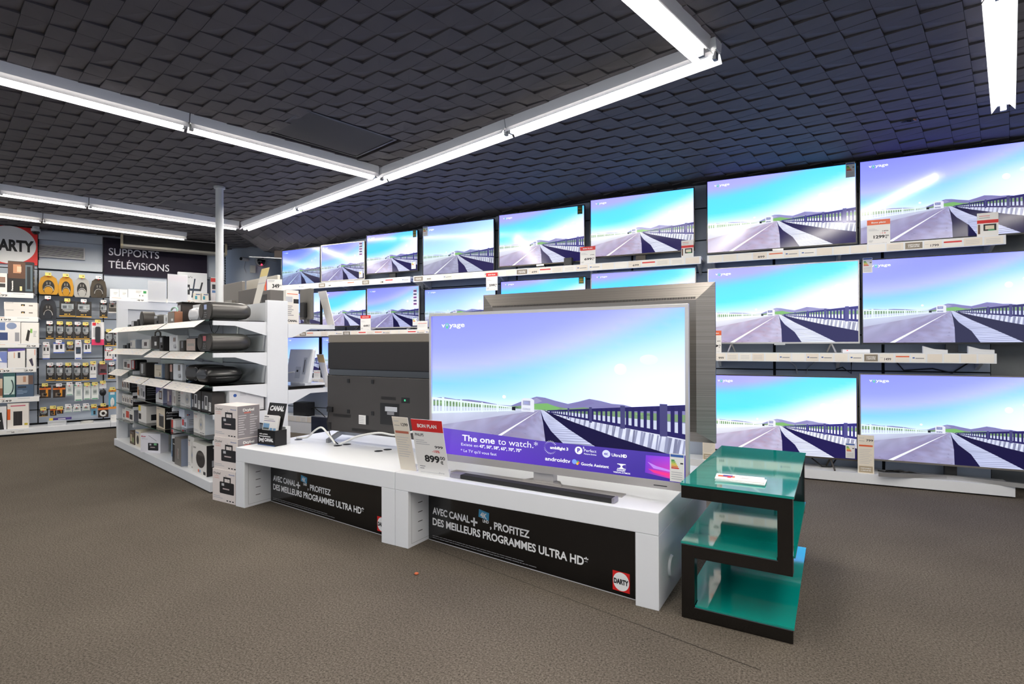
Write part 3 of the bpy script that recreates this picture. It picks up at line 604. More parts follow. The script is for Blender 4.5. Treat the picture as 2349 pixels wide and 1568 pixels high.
m = MB(); m.box(WHITE, -4.0, 1.60, 5.45, 5.465, .012, .092); m.box(WHITE, 1.60, 1.665, 5.45, 5.70, .012, .092); m.box(SLOT, -4.0, 1.64, 5.49, 5.7, 0, .0119); m.build('front_board', t)
t = thing('plinth', 'higher white plinth with ticket tiles behind the white tables at left', 'plinth', (-5.4, 5.40, 0), 0, 'plinths under the television wall')
MB().box(WSHELF, -1.1, 1.35, .012, .30, 0, .215).build('top_board', t); MB().box(WHITE, -1.1, 1.35, 0, .012, 0, .233).build('front_board', t)
rail_tickets(t, -1.05, 1.3, .155, .228, -.0002, '--l-', 22)
# cards along the television wall
card('price_card', 'red headed card reading 699 between the fifth and sixth top televisions', (-1.745, 5.425, SH1), 0, .165, .185, '699', '99', RED, 'BON PLAN', old='799')
card('price_card', 'red headed card reading 599 clipped on the rail under the fourth top television', (-2.855, 5.385, 1.805), 0, .145, .20, '599', '99', RED, 'BON PLAN', foot=False)
card('price_card', 'orange headed card reading 1299 in front of the large top right television', (0.79, 5.425, SH1), 0, .162, .205, '1299', '00', ORANGE, 'Bons plans', old='1499', rabais='-13')
card('leaflet_card', 'small leaflet card with a room photo at the top right television', (1.503, 5.425, SH1), 0, .13, .185, '', photo=True)
card('leaflet_card', 'small leaflet card with a room photo at the sixth top television', (-0.748, 5.425, SH1), 0, .113, .165, '', photo=True)
card('price_card', 'orange headed card just right of the ribbed television back', (-0.50, 5.41, SH2R), 0, .11, .205, '9', '99', ORANGE, 'Bons plans', old='899')
card('price_card', 'red headed card leaning before the third middle television', (-4.685, 5.404, SH2L), 0, .165, .19, '449', '99', RED, 'BON PLAN')
card('price_card', 'small red and white card left of the large silver television', (-3.816, 5.41, SH2L), 0, .15, .10, '', strip=RED)
card('price_card', 'small white card by the lower left television', (-5.535, 5.42, SH3), 0, .12, .11, '549', strip=RED)
card('price_strip', 'tall cream price strip reading 799 on the low plinth', (0.697, 5.475, PL), 0, .118, .325, '799', strip=ORANGE, body='c', foot=False, cart=True)
card('price_strip', 'tall cream price strip on the plinth right of the ribbed back', (-0.567, 5.475, PL), 0, .114, .30, '', strip=ORANGE, body='c', foot=False, cart=True)
# bits and pieces on the wall shelves
t = thing('desktop_speaker', 'little black speaker box before the fifth top television', 'speaker', (-1.972, 5.44, SH1)); MB().box(BLACKP, -.044, .044, 0, .06, 0, .088).build('cabinet', t, bev=.004); MB().cyl(DARK, (0, -.001, .05), .03, .002, 'y').build('grille', t)
t = thing('set_top_box', 'black box with cables on the left plinth under the televisions', 'box', (-5.9, 5.46, .2156)); MB().box(BLACKP, -.12, .12, 0, .16, 0, .19).build('casing', t, bev=.005); MB().tube(BLACKP, [(.12, .1, .1), (.2, .08, .12), (.3, .1, .05), (.42, .05, .012)], .006).build('cable', t)
tag(MB().tube(mat('e8e8e8'), [(-5.40, 5.50, .225), (-5.3, 5.47, .24), (-5.22, 5.5, .228), (-5.1, 5.52, .225)], .008).build('cable_tangle'), 'white cable lying on the left plinth', 'cable')
for pts, lb in (([(.80, 5.6, .10), (.93, 5.55, .10), (1.02, 5.58, .115), (1.12, 5.52, .10), (.96, 5.60, .115), (.85, 5.56, .11), (1.06, 5.61, .10), (1.2, 5.57, .10)], 'black cable coiled under the right hand lowest television'), ([(.3, 5.62, .16), (.38, 5.58, .10), (.45, 5.6, .10), (.5, 5.63, .18)], 'short black cable under the lowest middle television')):
    tag(MB().tube(BLACKP, pts, .006).build('power_cable'), lb, 'cable')
for pts, c, lb in (([(.62, 5.69, 1.04), (.615, 5.68, .93), (.55, 5.685, .985), (.5, 5.69, .965)], '222224', 'black cable with a plug hanging below the middle shelf'), ([(.95, 5.69, 1.04), (1.0, 5.66, .965), (1.2, 5.66, .985), (1.33, 5.66, .95), (1.45, 5.68, 1.04)], '1c1c1e', 'black cable sagging under the right end of the middle shelf'), ([(.12, 5.69, 1.04), (.18, 5.68, .99), (.19, 5.69, .92)], 'b9bcc0', 'grey cable hanging below the middle shelf, left one'), ([(.35, 5.69, 1.04), (.28, 5.68, .98), (.26, 5.69, .92)], 'b4b8bc', 'grey cable hanging below the middle shelf, right one')):
    tag(MB().tube(mat(c), pts, .006).build('hanging_cable'), lb, 'cable')
for x, lb in ((1.16, 'curved white shelf insert left under the right middle television'), (1.45, 'curved white shelf insert at the right end of the middle shelf')):
    t = MB(); t.prism(WSHELF, [(-.075, .003), (.085, .003), (.085, .03), (.0, .036), (-.075, .06)], -.03, .0); tag(t.build('shelf_insert', loc=(x, 5.44, SH2R - .002)), lb, 'shelf insert', 'white shelf inserts')
t = thing('set_top_box', 'flat white receiver with a red lamp on the middle shelf', 'box', (.63, 5.46, SH2R + .0006)); MB().box(WHITE, -.1, .1, 0, .12, 0, .03).build('casing', t, bev=.003); MB().box(mat('ff3030', emit=2), -.07, -.06, -.0015, 0, .018, .024).build('lamp', t)
# ---------------------------------------------------------------- white display tables
ZT = 0.4390
def table(label, u0, u1, v0, v1, left=.108, right=.108, leg_d=None, holes=(), slots=True, knob=False):
    p = TB((u0 + u1) / 2, v0); t = thing('display_table', label, 'table', (p.x, p.y, 0), TB.a, 'white display tables'); hw = (u1 - u0) / 2 - .0012; d = v1 - v0 - .0012
    top = MB().box(WHITE, -hw, hw, 0, d, .336, ZT).build('top', t, bev=.003)
    for x, y in holes:
        MB().cyl(mat('23262c', .5), (x - (u0 + u1) / 2, y - v0, ZT), .030, .0016, n=24).build('cable_hole', top)
    for s, w in ((-1, left), (1, right)):
        x0, x1 = (-hw, -hw + w) if s < 0 else (hw - w, hw); dd = leg_d or d
        m = MB(); m.box(WHITE, x0, x1, 0.0006, dd, 0, .3355); L = m.build('leg', t, bev=.002)
        if slots:
            xi = x1 if s < 0 else x0; m = MB(); e = .0008 * (1 if s < 0 else -1)
            for k in range(4): m.rects(SLOT, .09, .13, .075 + .057 * k, .079 + .057 * k, xi + e)
            for y0, y1, z0, z1 in ((.03, .032, .02, .318), (.03, dd, .02, .0215)): m.rects(GREY, y0, y1, z0, z1, xi + e)
            m.build('shelf_slots', L)
        if knob and s > 0:
            MB().cyl(WHITE, (x1 + .0006, .20, .135), .052, .012, 'x', 28, .045).build('cable_grommet', L, bev=.002)
    return t
table('left white display table in front, black banner under it', -3.168, -1.5815, 0, .532, holes=((-2.546, .42), (-2.528, .495), (-2.126, .42), (-2.11, .495), (-3.03, .446)))
table('right white display table in front carrying the big silver television', -1.5805, 0, 0, .532, left=.100, knob=True)
table('rear white table behind the left front one, seen only over its top', -3.168, -1.5815, .534, 1.063)
table('rear white table behind the right front one, end seen past the glass stand', -1.5805, 0, .534, 1.063)
BAN = mat('0c0a0a', 0.22, coat=0.3); WTXT = mat('fbfbfb', 0.5); DR = mat('e02020', 0.4); TXB = mat('4aa3cf', 0.5)
def darty_logo(m, x0, x1, z0, z1, y):
    w, h = x1 - x0, z1 - z0; m.rectf(DR, x0, x1, z0, z1, y); m.poly(WTXT, [(a, y - .0005, c) for a, c in ellipse((x0 + x1) / 2, (z0 + z1) / 2, w * .47, h * .47, 36)])
    m.text(INK, 'DARTY', ((x0 + x1) / 2, y - .001, (z0 + z1) / 2 - h * .125), h * .25, w * .86, bold=3, al='c')
def banner(label, a, c, h):
    A, C = TB(*a), TB(*c); d = C - A; L = d.length; t = thing('advertising_board', label, 'advertising board', (A.x, A.y, 0), math.atan2(d.y, d.x), 'black advertising boards under the tables')
    m = MB(); m.box(BAN, 0, L, 0, .012, .004, h); m.box(LGREY, 0, L, .0, .012, 0.0, .004); y = -.0006
    m.text(WTXT, 'AVEC CANAL', (.034, y, .165), .041, .300, bold=1.5); m.rectf(WTXT, .342, .392, .172, .183, y); m.rectf(WTXT, .361, .373, .153, .202, y)
    m.poly(TXB, [(.400, y, .214), (.475, y, .204), (.479, y, .248), (.404, y, .258)]); m.text(WTXT, '4K', (.414, y * 2, .216), .030, .050, ux=(.993, 0, -.11), bold=2); m.text(WTXT, 'UHD', (.431, y, .188), .017, .044, bold=2)
    m.text(WTXT, ', PROFITEZ', (.485, y, .165), .041, .270, bold=1.5); m.text(WTXT, 'DES MEILLEURS PROGRAMMES ULTRA HD*', (.034, y, .098), .043, 1.075, bold=1.5)
    random.seed(3)
    for k in range(2):
        x = .034
        while x < .70 + .06 * k:
            l = random.uniform(.01, .05); m.rectf(GREY, x, x + l, .030 - .012 * k, .0335 - .012 * k, y); x += l + .004
    darty_logo(m, 1.24, 1.328, .022, .115, y)
    m.build('printed_board', t)
banner('black banner panel with white writing under the left front table', (-3.052, .213), (-1.702, .083), .333)
banner('black banner panel with white writing under the right front table', (-1.474, .184), (-.126, .048), .333)
# ---------------------------------------------------------------- big silver television on the front table
p = TB(-.687, .20); t = thing('television', 'large silver framed television standing on the right front table, purple advert along its bottom', 'television', (p.x, p.y, ZT), TB.a)
SV = mat('cfcbc8', .32, metal=.55); x0, x1, z0, z1 = -.783, .777, .060, .952
m = MB(); m.prism(DARK, rrect(x0 + .006, x1 - .006, z0 + .006, z1 - .006, .01, 2), .008, .03); m.box(DARK, -.5, .5, .03, .06, .1, .6); m.build('back_shell', t)
m = MB()
for a0, a1, c0, c1 in ((x0, x1, z0, z0 + .040), (x0, x1, z1 - .018, z1), (x0, x0 + .014, z0 + .04, z1 - .018), (x1 - .016, x1, z0 + .04, z1 - .018)): m.box(SV, a0, a1, -.012, .012, c0, c1)
fr = m.build('bezel', t, bev=.002); MB().box(BLACKP, .61, .675, -.0135, -.012, z0 + .014, z0 + .018).build('badge', fr)
PIC['ad'] = picture('lilac', True); PIC['ad'].name = 'picture_ad'
s = bpy.data.objects.new('screen', PIC['ad']); S.collection.objects.link(s); s.parent = t; s.location = (x0 + .014, 0, z0 + .04); s.scale = (x1 - x0 - .030, 1, z1 - z0 - .058); s.color = (.98, 1.0, 1.0, 1)
m = MB(); energy_label(m, x1 - .088, x1 - .020, z0 + .045, z0 + .178, -.0138); m.build('energy_label', t)
m = MB(); m.box(SV, -.06, .06, .0, .05, .012, z0 + .01); m.prism(SV, [(-.12, -.02), (.12, -.02), (.08, .05), (-.08, .05)], .0, .014, plane='xy'); m.build('neck', t)
m = MB(); m.box(SV, -.60, .46, -.045, .02, 0, .005); m.build('stand', t)
p = TB(-.712, .0735); k = thing('soundbar', 'slim black soundbar with silver ends lying before the large silver television', 'soundbar', (p.x, p.y, ZT + .0008), TB.a - .028)
MB().prism(mat('1d1c1d', .7, var=.2, scale=400), rrect(-.43, .478, 0, .024, .004, 3), -.025, .022).build('grille', k)
for a in ((-.50, -.43), (.478, .492)): MB().prism(mat('a8a5b0', .3, metal=.6), rrect(a[0], a[1], 0, .026, .005, 3), -.027, .024).build('end_cap', k)
# ---------------------------------------------------------------- televisions turned away, seen from the back
CH2 = mat('3e3b3a', .5, var=.06, scale=120); CHD = mat('231f1e', .45); CHL = mat('8d8274', .35, metal=.5)
p = TB(-2.19, .60); t = thing('television', 'black television on the left table seen from its back, ports and feet visible', 'television', (p.x, p.y, ZT + .0006), TB.a); x0, x1, z0, z1 = -.675, .68, .065, .842
m = MB(); m.box(mat('1c1c1e', .3), x0, x1, .02, .035, z0, z1); m.build('panel_edge', t, bev=.003)
MB().rectf(mat('0a0a0c', .1), x0 + .01, x1 - .01, z0 + .01, z1 - .01, .0355).build('screen', t)
m = MB(); m.box(CHL, x0 + .004, x1 - .004, .004, .02, z1 - .062, z1 - .002); m.build('top_strip', t, bev=.002)
MB().box(CHD, x0 + .004, x1 - .004, .0, .02, z1 - .275, z1 - .063).build('upper_panel', t, bev=.002)
m = MB(); m.box(CH2, x0 + .03, x1 - .004, -.03, .02, z0 + .01, z1 - .325); bx = m.build('rear_cover', t, bev=.006)
MB().box(BLACKG, x0 + .03, x1 - .004, -.012, .02, z1 - .322, z1 - .278).build('recess_strip', t)
m = MB()
for a, c in ((.26, .40), (.26, .16), (.52, .40), (.52, .16)): m.box(BLACKP, x0 + a, x0 + a + .025, -.0345, -.0305, z0 + c, z0 + c + .03)
m.build('mount_hole', bx)
m = MB(); m.rectf(BLACKP, x0 + .61, x0 + .80, z0 + .10, z0 + .26, -.0312); m.rectf(mat('c9ccd2'), x0 + .66, x0 + .78, z0 + .20, z0 + .235, -.0318); m.rectf(GREY, x0 + .68, x0 + .75, z0 + .175, z0 + .197, -.0318); m.build('port_bay', bx)
m = MB(); m.rectf(BLACKP, x0 + .82, x0 + .90, z0 + .27, z0 + .31, -.0312); m.rectf(mat('3fc08a', emit=.6), x0 + .848, x0 + .862, z0 + .283, z0 + .297, -.0318); m.build('side_ports', bx)
m = MB(); m.rectf(PAPER, x0 + .385, x0 + .46, z0 + .085, z0 + .155, -.0312); m.rectf(BLACKP, x0 + .462, x0 + .49, z0 + .085, z0 + .155, -.0312)
for k in range(4): m.rectf(LGREY, x0 + .392, x0 + .44, z0 + .095 + .014 * k, z0 + .099 + .014 * k, -.0318)
m.build('rating_label', bx)
for a, c, e, n in ((.10, .30, .125, 30), (.31, .58, .025, 40), (.62, .77, .285, 22)):
    m = MB()
    for k in range(n): xx = x0 + a + (c - a) * k / n; m.rectf(BLACKP, xx, xx + (c - a) / n * .55, z0 + e, z0 + e + .024, -.0312)
    m.build('vent_grille', bx)
m = MB(); m.box(BLACKP, x0 + .045, x0 + .075, -.034, -.0305, z0 + .02, z0 + .075); m.box(BLACKP, x0 + .04, x0 + .1, -.045, -.0305, z0 + .16, z0 + .20); m.tube(BLACKP, [(x0 + .07, -.045, z0 + .18), (x0 + .055, -.055, z0 + .08), (x0 + .08, -.05, z0 - .01), (x0 + .14, -.08, .02), (x0 + .28, -.145, .005)], .004, 6); m.build('power_cable', t)
for sx in (-.52, .52):
    m = MB(); m.prism(mat('8b8d90', .35, metal=.5), [(-.14, .0), (-.12, .0), (.0, .045), (.2, .0), (.22, .0), (.22, .028), (.03, .07), (-.03, .07), (-.14, .028)], sx - .012, sx + .012, plane='yz'); m.build('foot', t)
p = TB(-.70, .80); t = thing('television', 'huge television seen from its ribbed grey metal back behind the silver one', 'television', (p.x, p.y, ZT), TB.a); x0, x1, z0, z1 = -.797, .797, .19, 1.117
MB().box(mat('17171a', .25), x0, x1, .035, .05, z0, z1).build('panel_edge', t)
MB().rectf(mat('0a0a0c', .1), x0 + .01, x1 - .01, z0 + .01, z1 - .01, .0505).build('screen', t)
m = MB(); o_ = [(x0, z0), (x1, z0), (x1, z1), (x0, z1)]; i_ = [(x0 + .10, z0 + .06), (x1 - .10, z0 + .06), (x1 - .10, z1 - .10), (x0 + .10, z1 - .10)]
m.add([(a, .034, c) for a, c in o_] + [(a, .0, c) for a, c in i_], [(0, 1, 5, 4), (1, 2, 6, 5), (2, 3, 7, 6), (3, 0, 4, 7), (4, 5, 6, 7)], BRUSHED); rc = m.build('rear_cover', t)
m = MB()
for k in range(150): xx = x0 + .10 + (x1 - x0 - .2) * k / 150; m.rectf(BLACKP, xx, xx + .006, z1 - .096, z1 - .084, .0 + .034 * 0 + .0)
vg = m.build('vent_slot', rc); vg.location.y = -.0012
m = MB(); m.box(BLACKP, -.06, .06, .0, .04, .0101, z0 + .04); m.box(BLACKP, -.3, .3, -.1, .14, 0, .010); m.build('stand', t)
# cards and small things on the front tables
q = TB(-1.333, .060); card('price_card', 'tall white card reading 899 under a red header on the front table', (q.x, q.y, ZT), TB.a + .03, .222, .338, '899', '00', RED, 'BON PLAN', old='999', rabais='-10%', brand='PHiLiPS', lean=-.22)
q = TB(-1.545, .080); card('price_strip', 'tall cream price strip reading 1299 left of the red headed card', (q.x, q.y, ZT), TB.a + .02, .122, .340, '1299', strip=mat('c4705a'), body='c', lean=-.24)
q = TB(-3.022, .152); t = thing('brochure_holder', 'black cardboard brochure holder on the left table', 'brochure holder', (q.x, q.y, ZT), TB.a + .02)
m = MB(); m.poly(BLACKP, [(-.1, .0, 0), (.1, .0, 0), (.1, .0, .118), (-.1, .0, .118)])
m.box(BLACKP, -.1, .1, .0, .004, 0, .118); m.prism(BLACKP, [(.0, .0), (.105, .0), (.105, .118), (.0, .118)], -.1, -.096, plane='yz'); m.prism(BLACKP, [(.0, .0), (.105, .0), (.105, .118), (.0, .118)], .096, .1, plane='yz')
m.text(WTXT, '[my] CANAL', (0, -.0006, .034), .024, .165, bold=3, al='c'); m.text(WTXT, 'AVEC myCANAL', (-.08, -.0006, .082), .009, .10, bold=2); m.rectf(WTXT, -.08, .05, .066, .072, -.0006)
m.rectf(mat('2a4a7a'), -.1, .1, 0, .008, -.0004); m.build('pocket', t)
m = MB(); back = [(-.1, .03, .0), (.1, .03, .0), (.1, .105, .312), (-.1, .105, .312)]; m.add(back + [(a, y + .004, z) for a, y, z in back], [(0, 1, 2, 3), (7, 6, 5, 4), (0, 4, 5, 1), (1, 5, 6, 2), (2, 6, 7, 3), (3, 7, 4, 0)], BLACKP)
d = Vector((0, .075, .312)).normalized(); o = Vector((0, .105, .312)) - d * .058 + Vector((0, -.0008, 0)); m.text(WTXT, 'CANAL', o, .036, .165, uy=d, bold=3, shear=.18, al='c'); m.build('backboard', t)
for k in range(3):
    m = MB(); o = .004 + .006 * k; B_ = [(-.09 + .008 * k, .008 + .006 * k, .0), (.08, .008 + .006 * k, .0), (.082, .050 + .006 * k, .225 - .004 * k), (-.086 + .008 * k, .050 + .006 * k, .225 - .004 * k)]; m.add(B_ + [(a, y + .003, z) for a, y, z in B_], [(0, 1, 2, 3), (7, 6, 5, 4), (0, 4, 5, 1), (1, 5, 6, 2), (2, 6, 7, 3), (3, 7, 4, 0)], PAPER)
    if k == 0:
        n_ = Vector((0, .042, .225)); 
        for a0, a1, c0, c1, cc in ((-.08, -.01, .52, .72, SKYB), (-.08, -.01, .52, .58, mat('7a7040')), (.0, .03, .50, .58, SKYB), (.04, .07, .50, .58, SKYB), (-.08, .05, .80, .815, PURP), (-.08, .03, .86, .872, GREY), (-.08, -.03, .92, .96, GREY)):
            P_ = lambda x, s: (x, .008 - .0008 + n_.y * s, n_.z * s); m.poly(cc, [P_(a0, c0), P_(a1, c0), P_(a1, c1), P_(a0, c1)])
    tag(m.build('leaflet', loc=TB(-3.022, .152, ZT), rz=TB.a + .02), ['front leaflet with small photographs in the black brochure holder', 'middle leaflet in the black brochure holder', 'rear leaflet in the black brochure holder'][k], 'leaflet', 'leaflets in the brochure holder')
q = TB(-2.985, .30); tag(MB().box(WHITE, -.022, .022, -.022, .022, 0, .13).build('adapter_box', loc=(q.x, q.y, ZT), rz=TB.a, bev=.003), 'small white box standing behind the black brochure holder', 'box')
def tpt(u, v, z): return TB(u, v, z)
def smooth(pts, n=6):
    P = [Vector(p) for p in pts]; out = []
    for i in range(len(P) - 1):
        p0, p1, p2, p3 = P[max(i - 1, 0)], P[i], P[i + 1], P[min(i + 2, len(P) - 1)]
        for k in range(n):
            s = k / n; out.append(.5 * ((2 * p1) + (p2 - p0) * s + (2 * p0 - 5 * p1 + 4 * p2 - p3) * s * s + (3 * p1 - p0 - 3 * p2 + p3) * s ** 3))
    return out + [P[-1]]
CW = mat('f0efec', .4)
tag(MB().tube(CW, smooth([tpt(-3.03, .43, ZT + .016), tpt(-2.98, .435, ZT + .020), tpt(-2.90, .435, ZT + .035), tpt(-2.82, .435, .530), tpt(-2.745, .435, .560), tpt(-2.675, .43, .525), tpt(-2.60, .425, .47), tpt(-2.575, .42, ZT + .011)]), .0075).build('white_cable'), 'white cable arching over the left table between two cable holes', 'cable')
tag(MB().tube(CW, smooth([tpt(-2.535, .43, ZT + .010), tpt(-2.47, .45, .48), tpt(-2.36, .45, .523), tpt(-2.16, .455, .562), tpt(-2.0, .45, .560), tpt(-1.86, .45, .590), tpt(-1.70, .46, .63)]), .0075).build('white_cable'), 'white cable rising from the left table towards the price strips', 'cable')
q = TB(-3.98, 1.50); t = thing('monitor', 'black flat screen leaning on the floor behind the brochure holder', 'monitor', (q.x, q.y, 0), TB.a); m = MB(); m.box(BLACKG, -.2, .2, 0, .04, .03, .43); m.build('casing', t, bev=.006); MB().box(BLACKP, -.12, .12, -.06, .12, 0, .03).build('stand', t)
q = TB(-3.30, 1.16); tag(MB().prism(mat('a9b4da'), [(-.06, 0), (.06, 0), (-.02, .28), (-.05, .28)], 0, .02).build('display_wedge', loc=(q.x, q.y, 0), rz=TB.a), 'pale blue pointed display board behind the left table', 'display board')
tag(MB().ball(mat('c8643a'), (0, 0, .006), .012, 10, sz=.5).build('crumb', loc=TB(-1.20, -.25, 0)), 'tiny orange scrap lying on the carpet before the tables', 'scrap')
# ---------------------------------------------------------------- black S frame glass stand
TEAL = mat('079488', .06, coat=1.0); EDGE = mat('7cc4b8', .15)
q = TB(.0985, 0); t = thing('glass_stand', 'black S shaped stand with three teal glass shelves at right', 'stand', (q.x, q.y, 0), TB.a - .003); w, h, s, Ld = .437, .580, .056, 1.0
def sframe(y0, y1):
    m = MB()
    o = [(0, 0), (w, 0), (w, s), (s, s), (s, .268), (w, .268), (w, h), (0, h), (0, h - s), (w - s, h - s), (w - s, .268 + s), (0, .268 + s)]
    k = .0; m.prism(BLACKG, o, y0, y1); return m
for i, y in enumerate((0, Ld - .06)): sframe(y, y + .055).build('frame', t, bev=.003)
for z, x0, x1, y0, y1 in ((h + .0005, -.002, w + .006, -.006, Ld + .004), (.268 + s + .0005, .002, w - s - .002, .0, Ld), (s + .0005, s + .002, w + .004, .0, Ld)):
    if z > .3 and z < .4: x0, x1 = -.002, w + .006; z_ = z
    m = MB(); 
    if .3 < z < .4:
        m.box(TEAL, x0, w - s - .002, y0, y1, z, z + .008); m.box(TEAL, w - s - .002, x1, .057, Ld - .062, z, z + .008)
    elif z < .1:
        m.box(TEAL, x0, x1, y0, y1, z, z + .008); m.box(TEAL, 0, x0, .057, Ld - .062, z, z + .008)
    else: m.box(TEAL, x0, x1, y0, y1, z, z + .010)
    g = m.build('glass_shelf', t)
for k, (du, dv, dr) in enumerate(((.0, .0, .05), (.004, -.004, .02), (-.003, .003, .09))):
    m = MB(); m.box(PAPER, -.10, .10, -.05, .05, 0, .004)
    if k == 2:
        z = .0046
        for x0, x1, y0, y1, c in ((-.09, -.02, -.01, .02, ORANGE), (-.07, -.03, .0, .03, PURP), (-.05, -.035, -.02, .01, RED), (.0, .05, .0, .004, LGREY), (.0, .04, -.012, -.008, LGREY)): m.quad(c, (x0, y0, z), (x1, y0, z), (x1, y1, z), (x0, y1, z)); z += .0002
    q = TB(.32 + du, .155 + dv); tag(m.build('leaflet', loc=(q.x, q.y, h + .0107 + .0044 * k), rz=TB.a + dr), ['lowest leaflet of the small pile on the glass stand', 'middle leaflet of the small pile on the glass stand', 'top leaflet with a coloured picture on the glass stand'][k], 'leaflet', 'leaflet pile on the glass stand')
# ---------------------------------------------------------------- radio gondola
t = thing('gondola', 'long white shop shelving unit with glass shelves full of radios', 'shelving unit', GD(0, 0), GD.a); GT_ = t
L = 3.12
MB().box(WHITE, -L, 0, 0, 1.02, .012, .093).build('base', t, bev=.003); MB().box(SLOT, -L + .03, -.03, .04, .98, 0, .0118).build('plinth_gap', t)
MB().box(WHITE, -.046, 0, .463, .646, .0935, 1.594).build('end_post', t, bev=.003)
m = MB(); m.box(WSHELF, -L + .05, -.05, .468, .482, .0935, 1.575); m.box(WSHELF, -L + .05, -.05, .63, .642, .0935, 1.575)
for z in (.5, .77, 1.03, 1.29): m.box(SLOT, -L + .05, -.05, .4672, .468, z, z + .006)
m.build('back_panel', t)
m = MB(); m.box(WHITE, -L - .04, -L + .004, .03, 1.0, .0935, 1.74)
for a, c, e, g in ((.03, 1.0, 1.64, 1.74), (.03, .13, .0935, 1.64), (.90, 1.0, .0935, 1.64)): m.box(WHITE, -L + .004, -L + .046, a, c, e, g)
m.build('end_panel', t, bev=.003)
BR = [(.03, -.008), (.03, -.045), (.20, -.047), (.455, -.125), (.463, -.125), (.463, -.008)]
def bracket(u, z, w=.018): MB().prism(WHITE, [(a, z + c) for a, c in BR], u - w / 2, u + w / 2, plane='yz').build('bracket', t)
def gshelf(u0, u1, z, v0=.01):
    MB().box(GLASS, u0, u1, v0 + .0015, .46, z - .0085, z - .0005).build('glass_shelf', t); MB().box(GLASSG, u0, u1, v0, v0 + .0012, z - .0085, z - .0005).build('glass_edge', t)
BAY = [(-3.10, -2.08), (-2.07, -1.05), (-1.04, -.012)]
ZS = {'S1': 1.41, 'S2': 1.145, 'S2L': 1.165, 'S3': .870, 'S3L': .925, 'S4': .640, 'S4M': .622, 'S4L': .685, 'S4b': .525, 'S5': .430, 'S5M': .367, 'S5L': .335, 'B': .0935}
for u0, u1, z in ((-3.065, -2.08, 1.41), (-2.07, -1.05, 1.41), (-1.04, -.05, 1.41), (-3.065, -1.61, 1.165), (-1.60, -1.05, 1.145), (-1.04, -.05, 1.145), (-3.065, -2.41, .925), (-2.40, -1.05, .870), (-1.04, -.05, .870), (-3.065, -2.41, .685), (-2.40, -1.05, .622), (-1.04, -.05, .640), (-3.065, -2.41, .525), (-3.065, -2.41, .335), (-2.40, -1.05, .367), (-1.04, -.05, .430)):
    gshelf(u0, u1, z)
    for u in (u0 + .012, u1 - .012 if u1 < -.1 else -.023): bracket(u, z)
LBLM = mat('efe9e4', .45)
def label_strip(u0, u1, z, seed):
    m = MB(); r = random.Random(seed); a = [(.006, z - .002), (-.075, z - .062)]
    P = lambda u, s, e=0: (u, a[0][0] + (a[1][0] - a[0][0]) * s - e * .6, a[0][1] + (a[1][1] - a[0][1]) * s + e * .8)
    m.add([P(u0, 0), P(u1, 0), P(u1, 1), P(u0, 1)] + [P(u0, 0, .002), P(u1, 0, .002), P(u1, 1, .002), P(u0, 1, .002)], [(3, 2, 1, 0), (4, 5, 6, 7), (0, 1, 5, 4), (1, 2, 6, 5), (2, 3, 7, 6), (3, 0, 4, 7)], LBLM)
    n = max(2, int((u1 - u0) / .115)); d = (u1 - u0) / n
    for i in range(n):
        x = u0 + i * d; m.poly(GREY, [P(x, 0.02, .0026), P(x + .002, 0.02, .0026), P(x + .002, .98, .0026), P(x, .98, .0026)])
        c = r.choice([mat('d4d2d2'), mat('dcdada'), mat('ecd8ce'), mat('d6daea'), mat('dedae6')])
        for s0 in (.2, .45, .7):
            if r.random() < .7: m.poly(c, [P(x + .02, s0, .0026), P(x + d * r.uniform(.5, .9), s0, .0026), P(x + d * r.uniform(.5, .9), s0 + .10, .0026), P(x + .02, s0 + .10, .0026)])
    m.build('label_strip', t)
for k, (z, u0, u1) in enumerate(((1.41, -3.05, -2.56), (1.41, -2.54, -1.80), (1.41, -1.78, -1.15), (1.41, -1.10, -.13), (1.165, -3.05, -1.63), (1.145, -1.58, -1.06), (1.145, -1.02, -.13), (.925, -3.05, -2.45), (.870, -2.38, -1.69), (.870, -1.66, -1.0), (.870, -.96, -.13))): label_strip(u0, u1, z, k)
def rshelf(u0, u1, z, d, blk=False):
    MB().box(WHITE, u0, u1, .648, d, z - .04, z).build('rear_shelf', t)
    for u in (u0 + .02, u1 - .02): MB().prism(WHITE, [(.648, z - .125), (.69, z - .12), (.86, z - .04), (.648, z - .04)], u - .02, u + .02, plane='yz').build('bracket', t)
rshelf(-3.06, -.002, 1.390, 1.108); rshelf(-3.06, -.002, .795, 1.05)
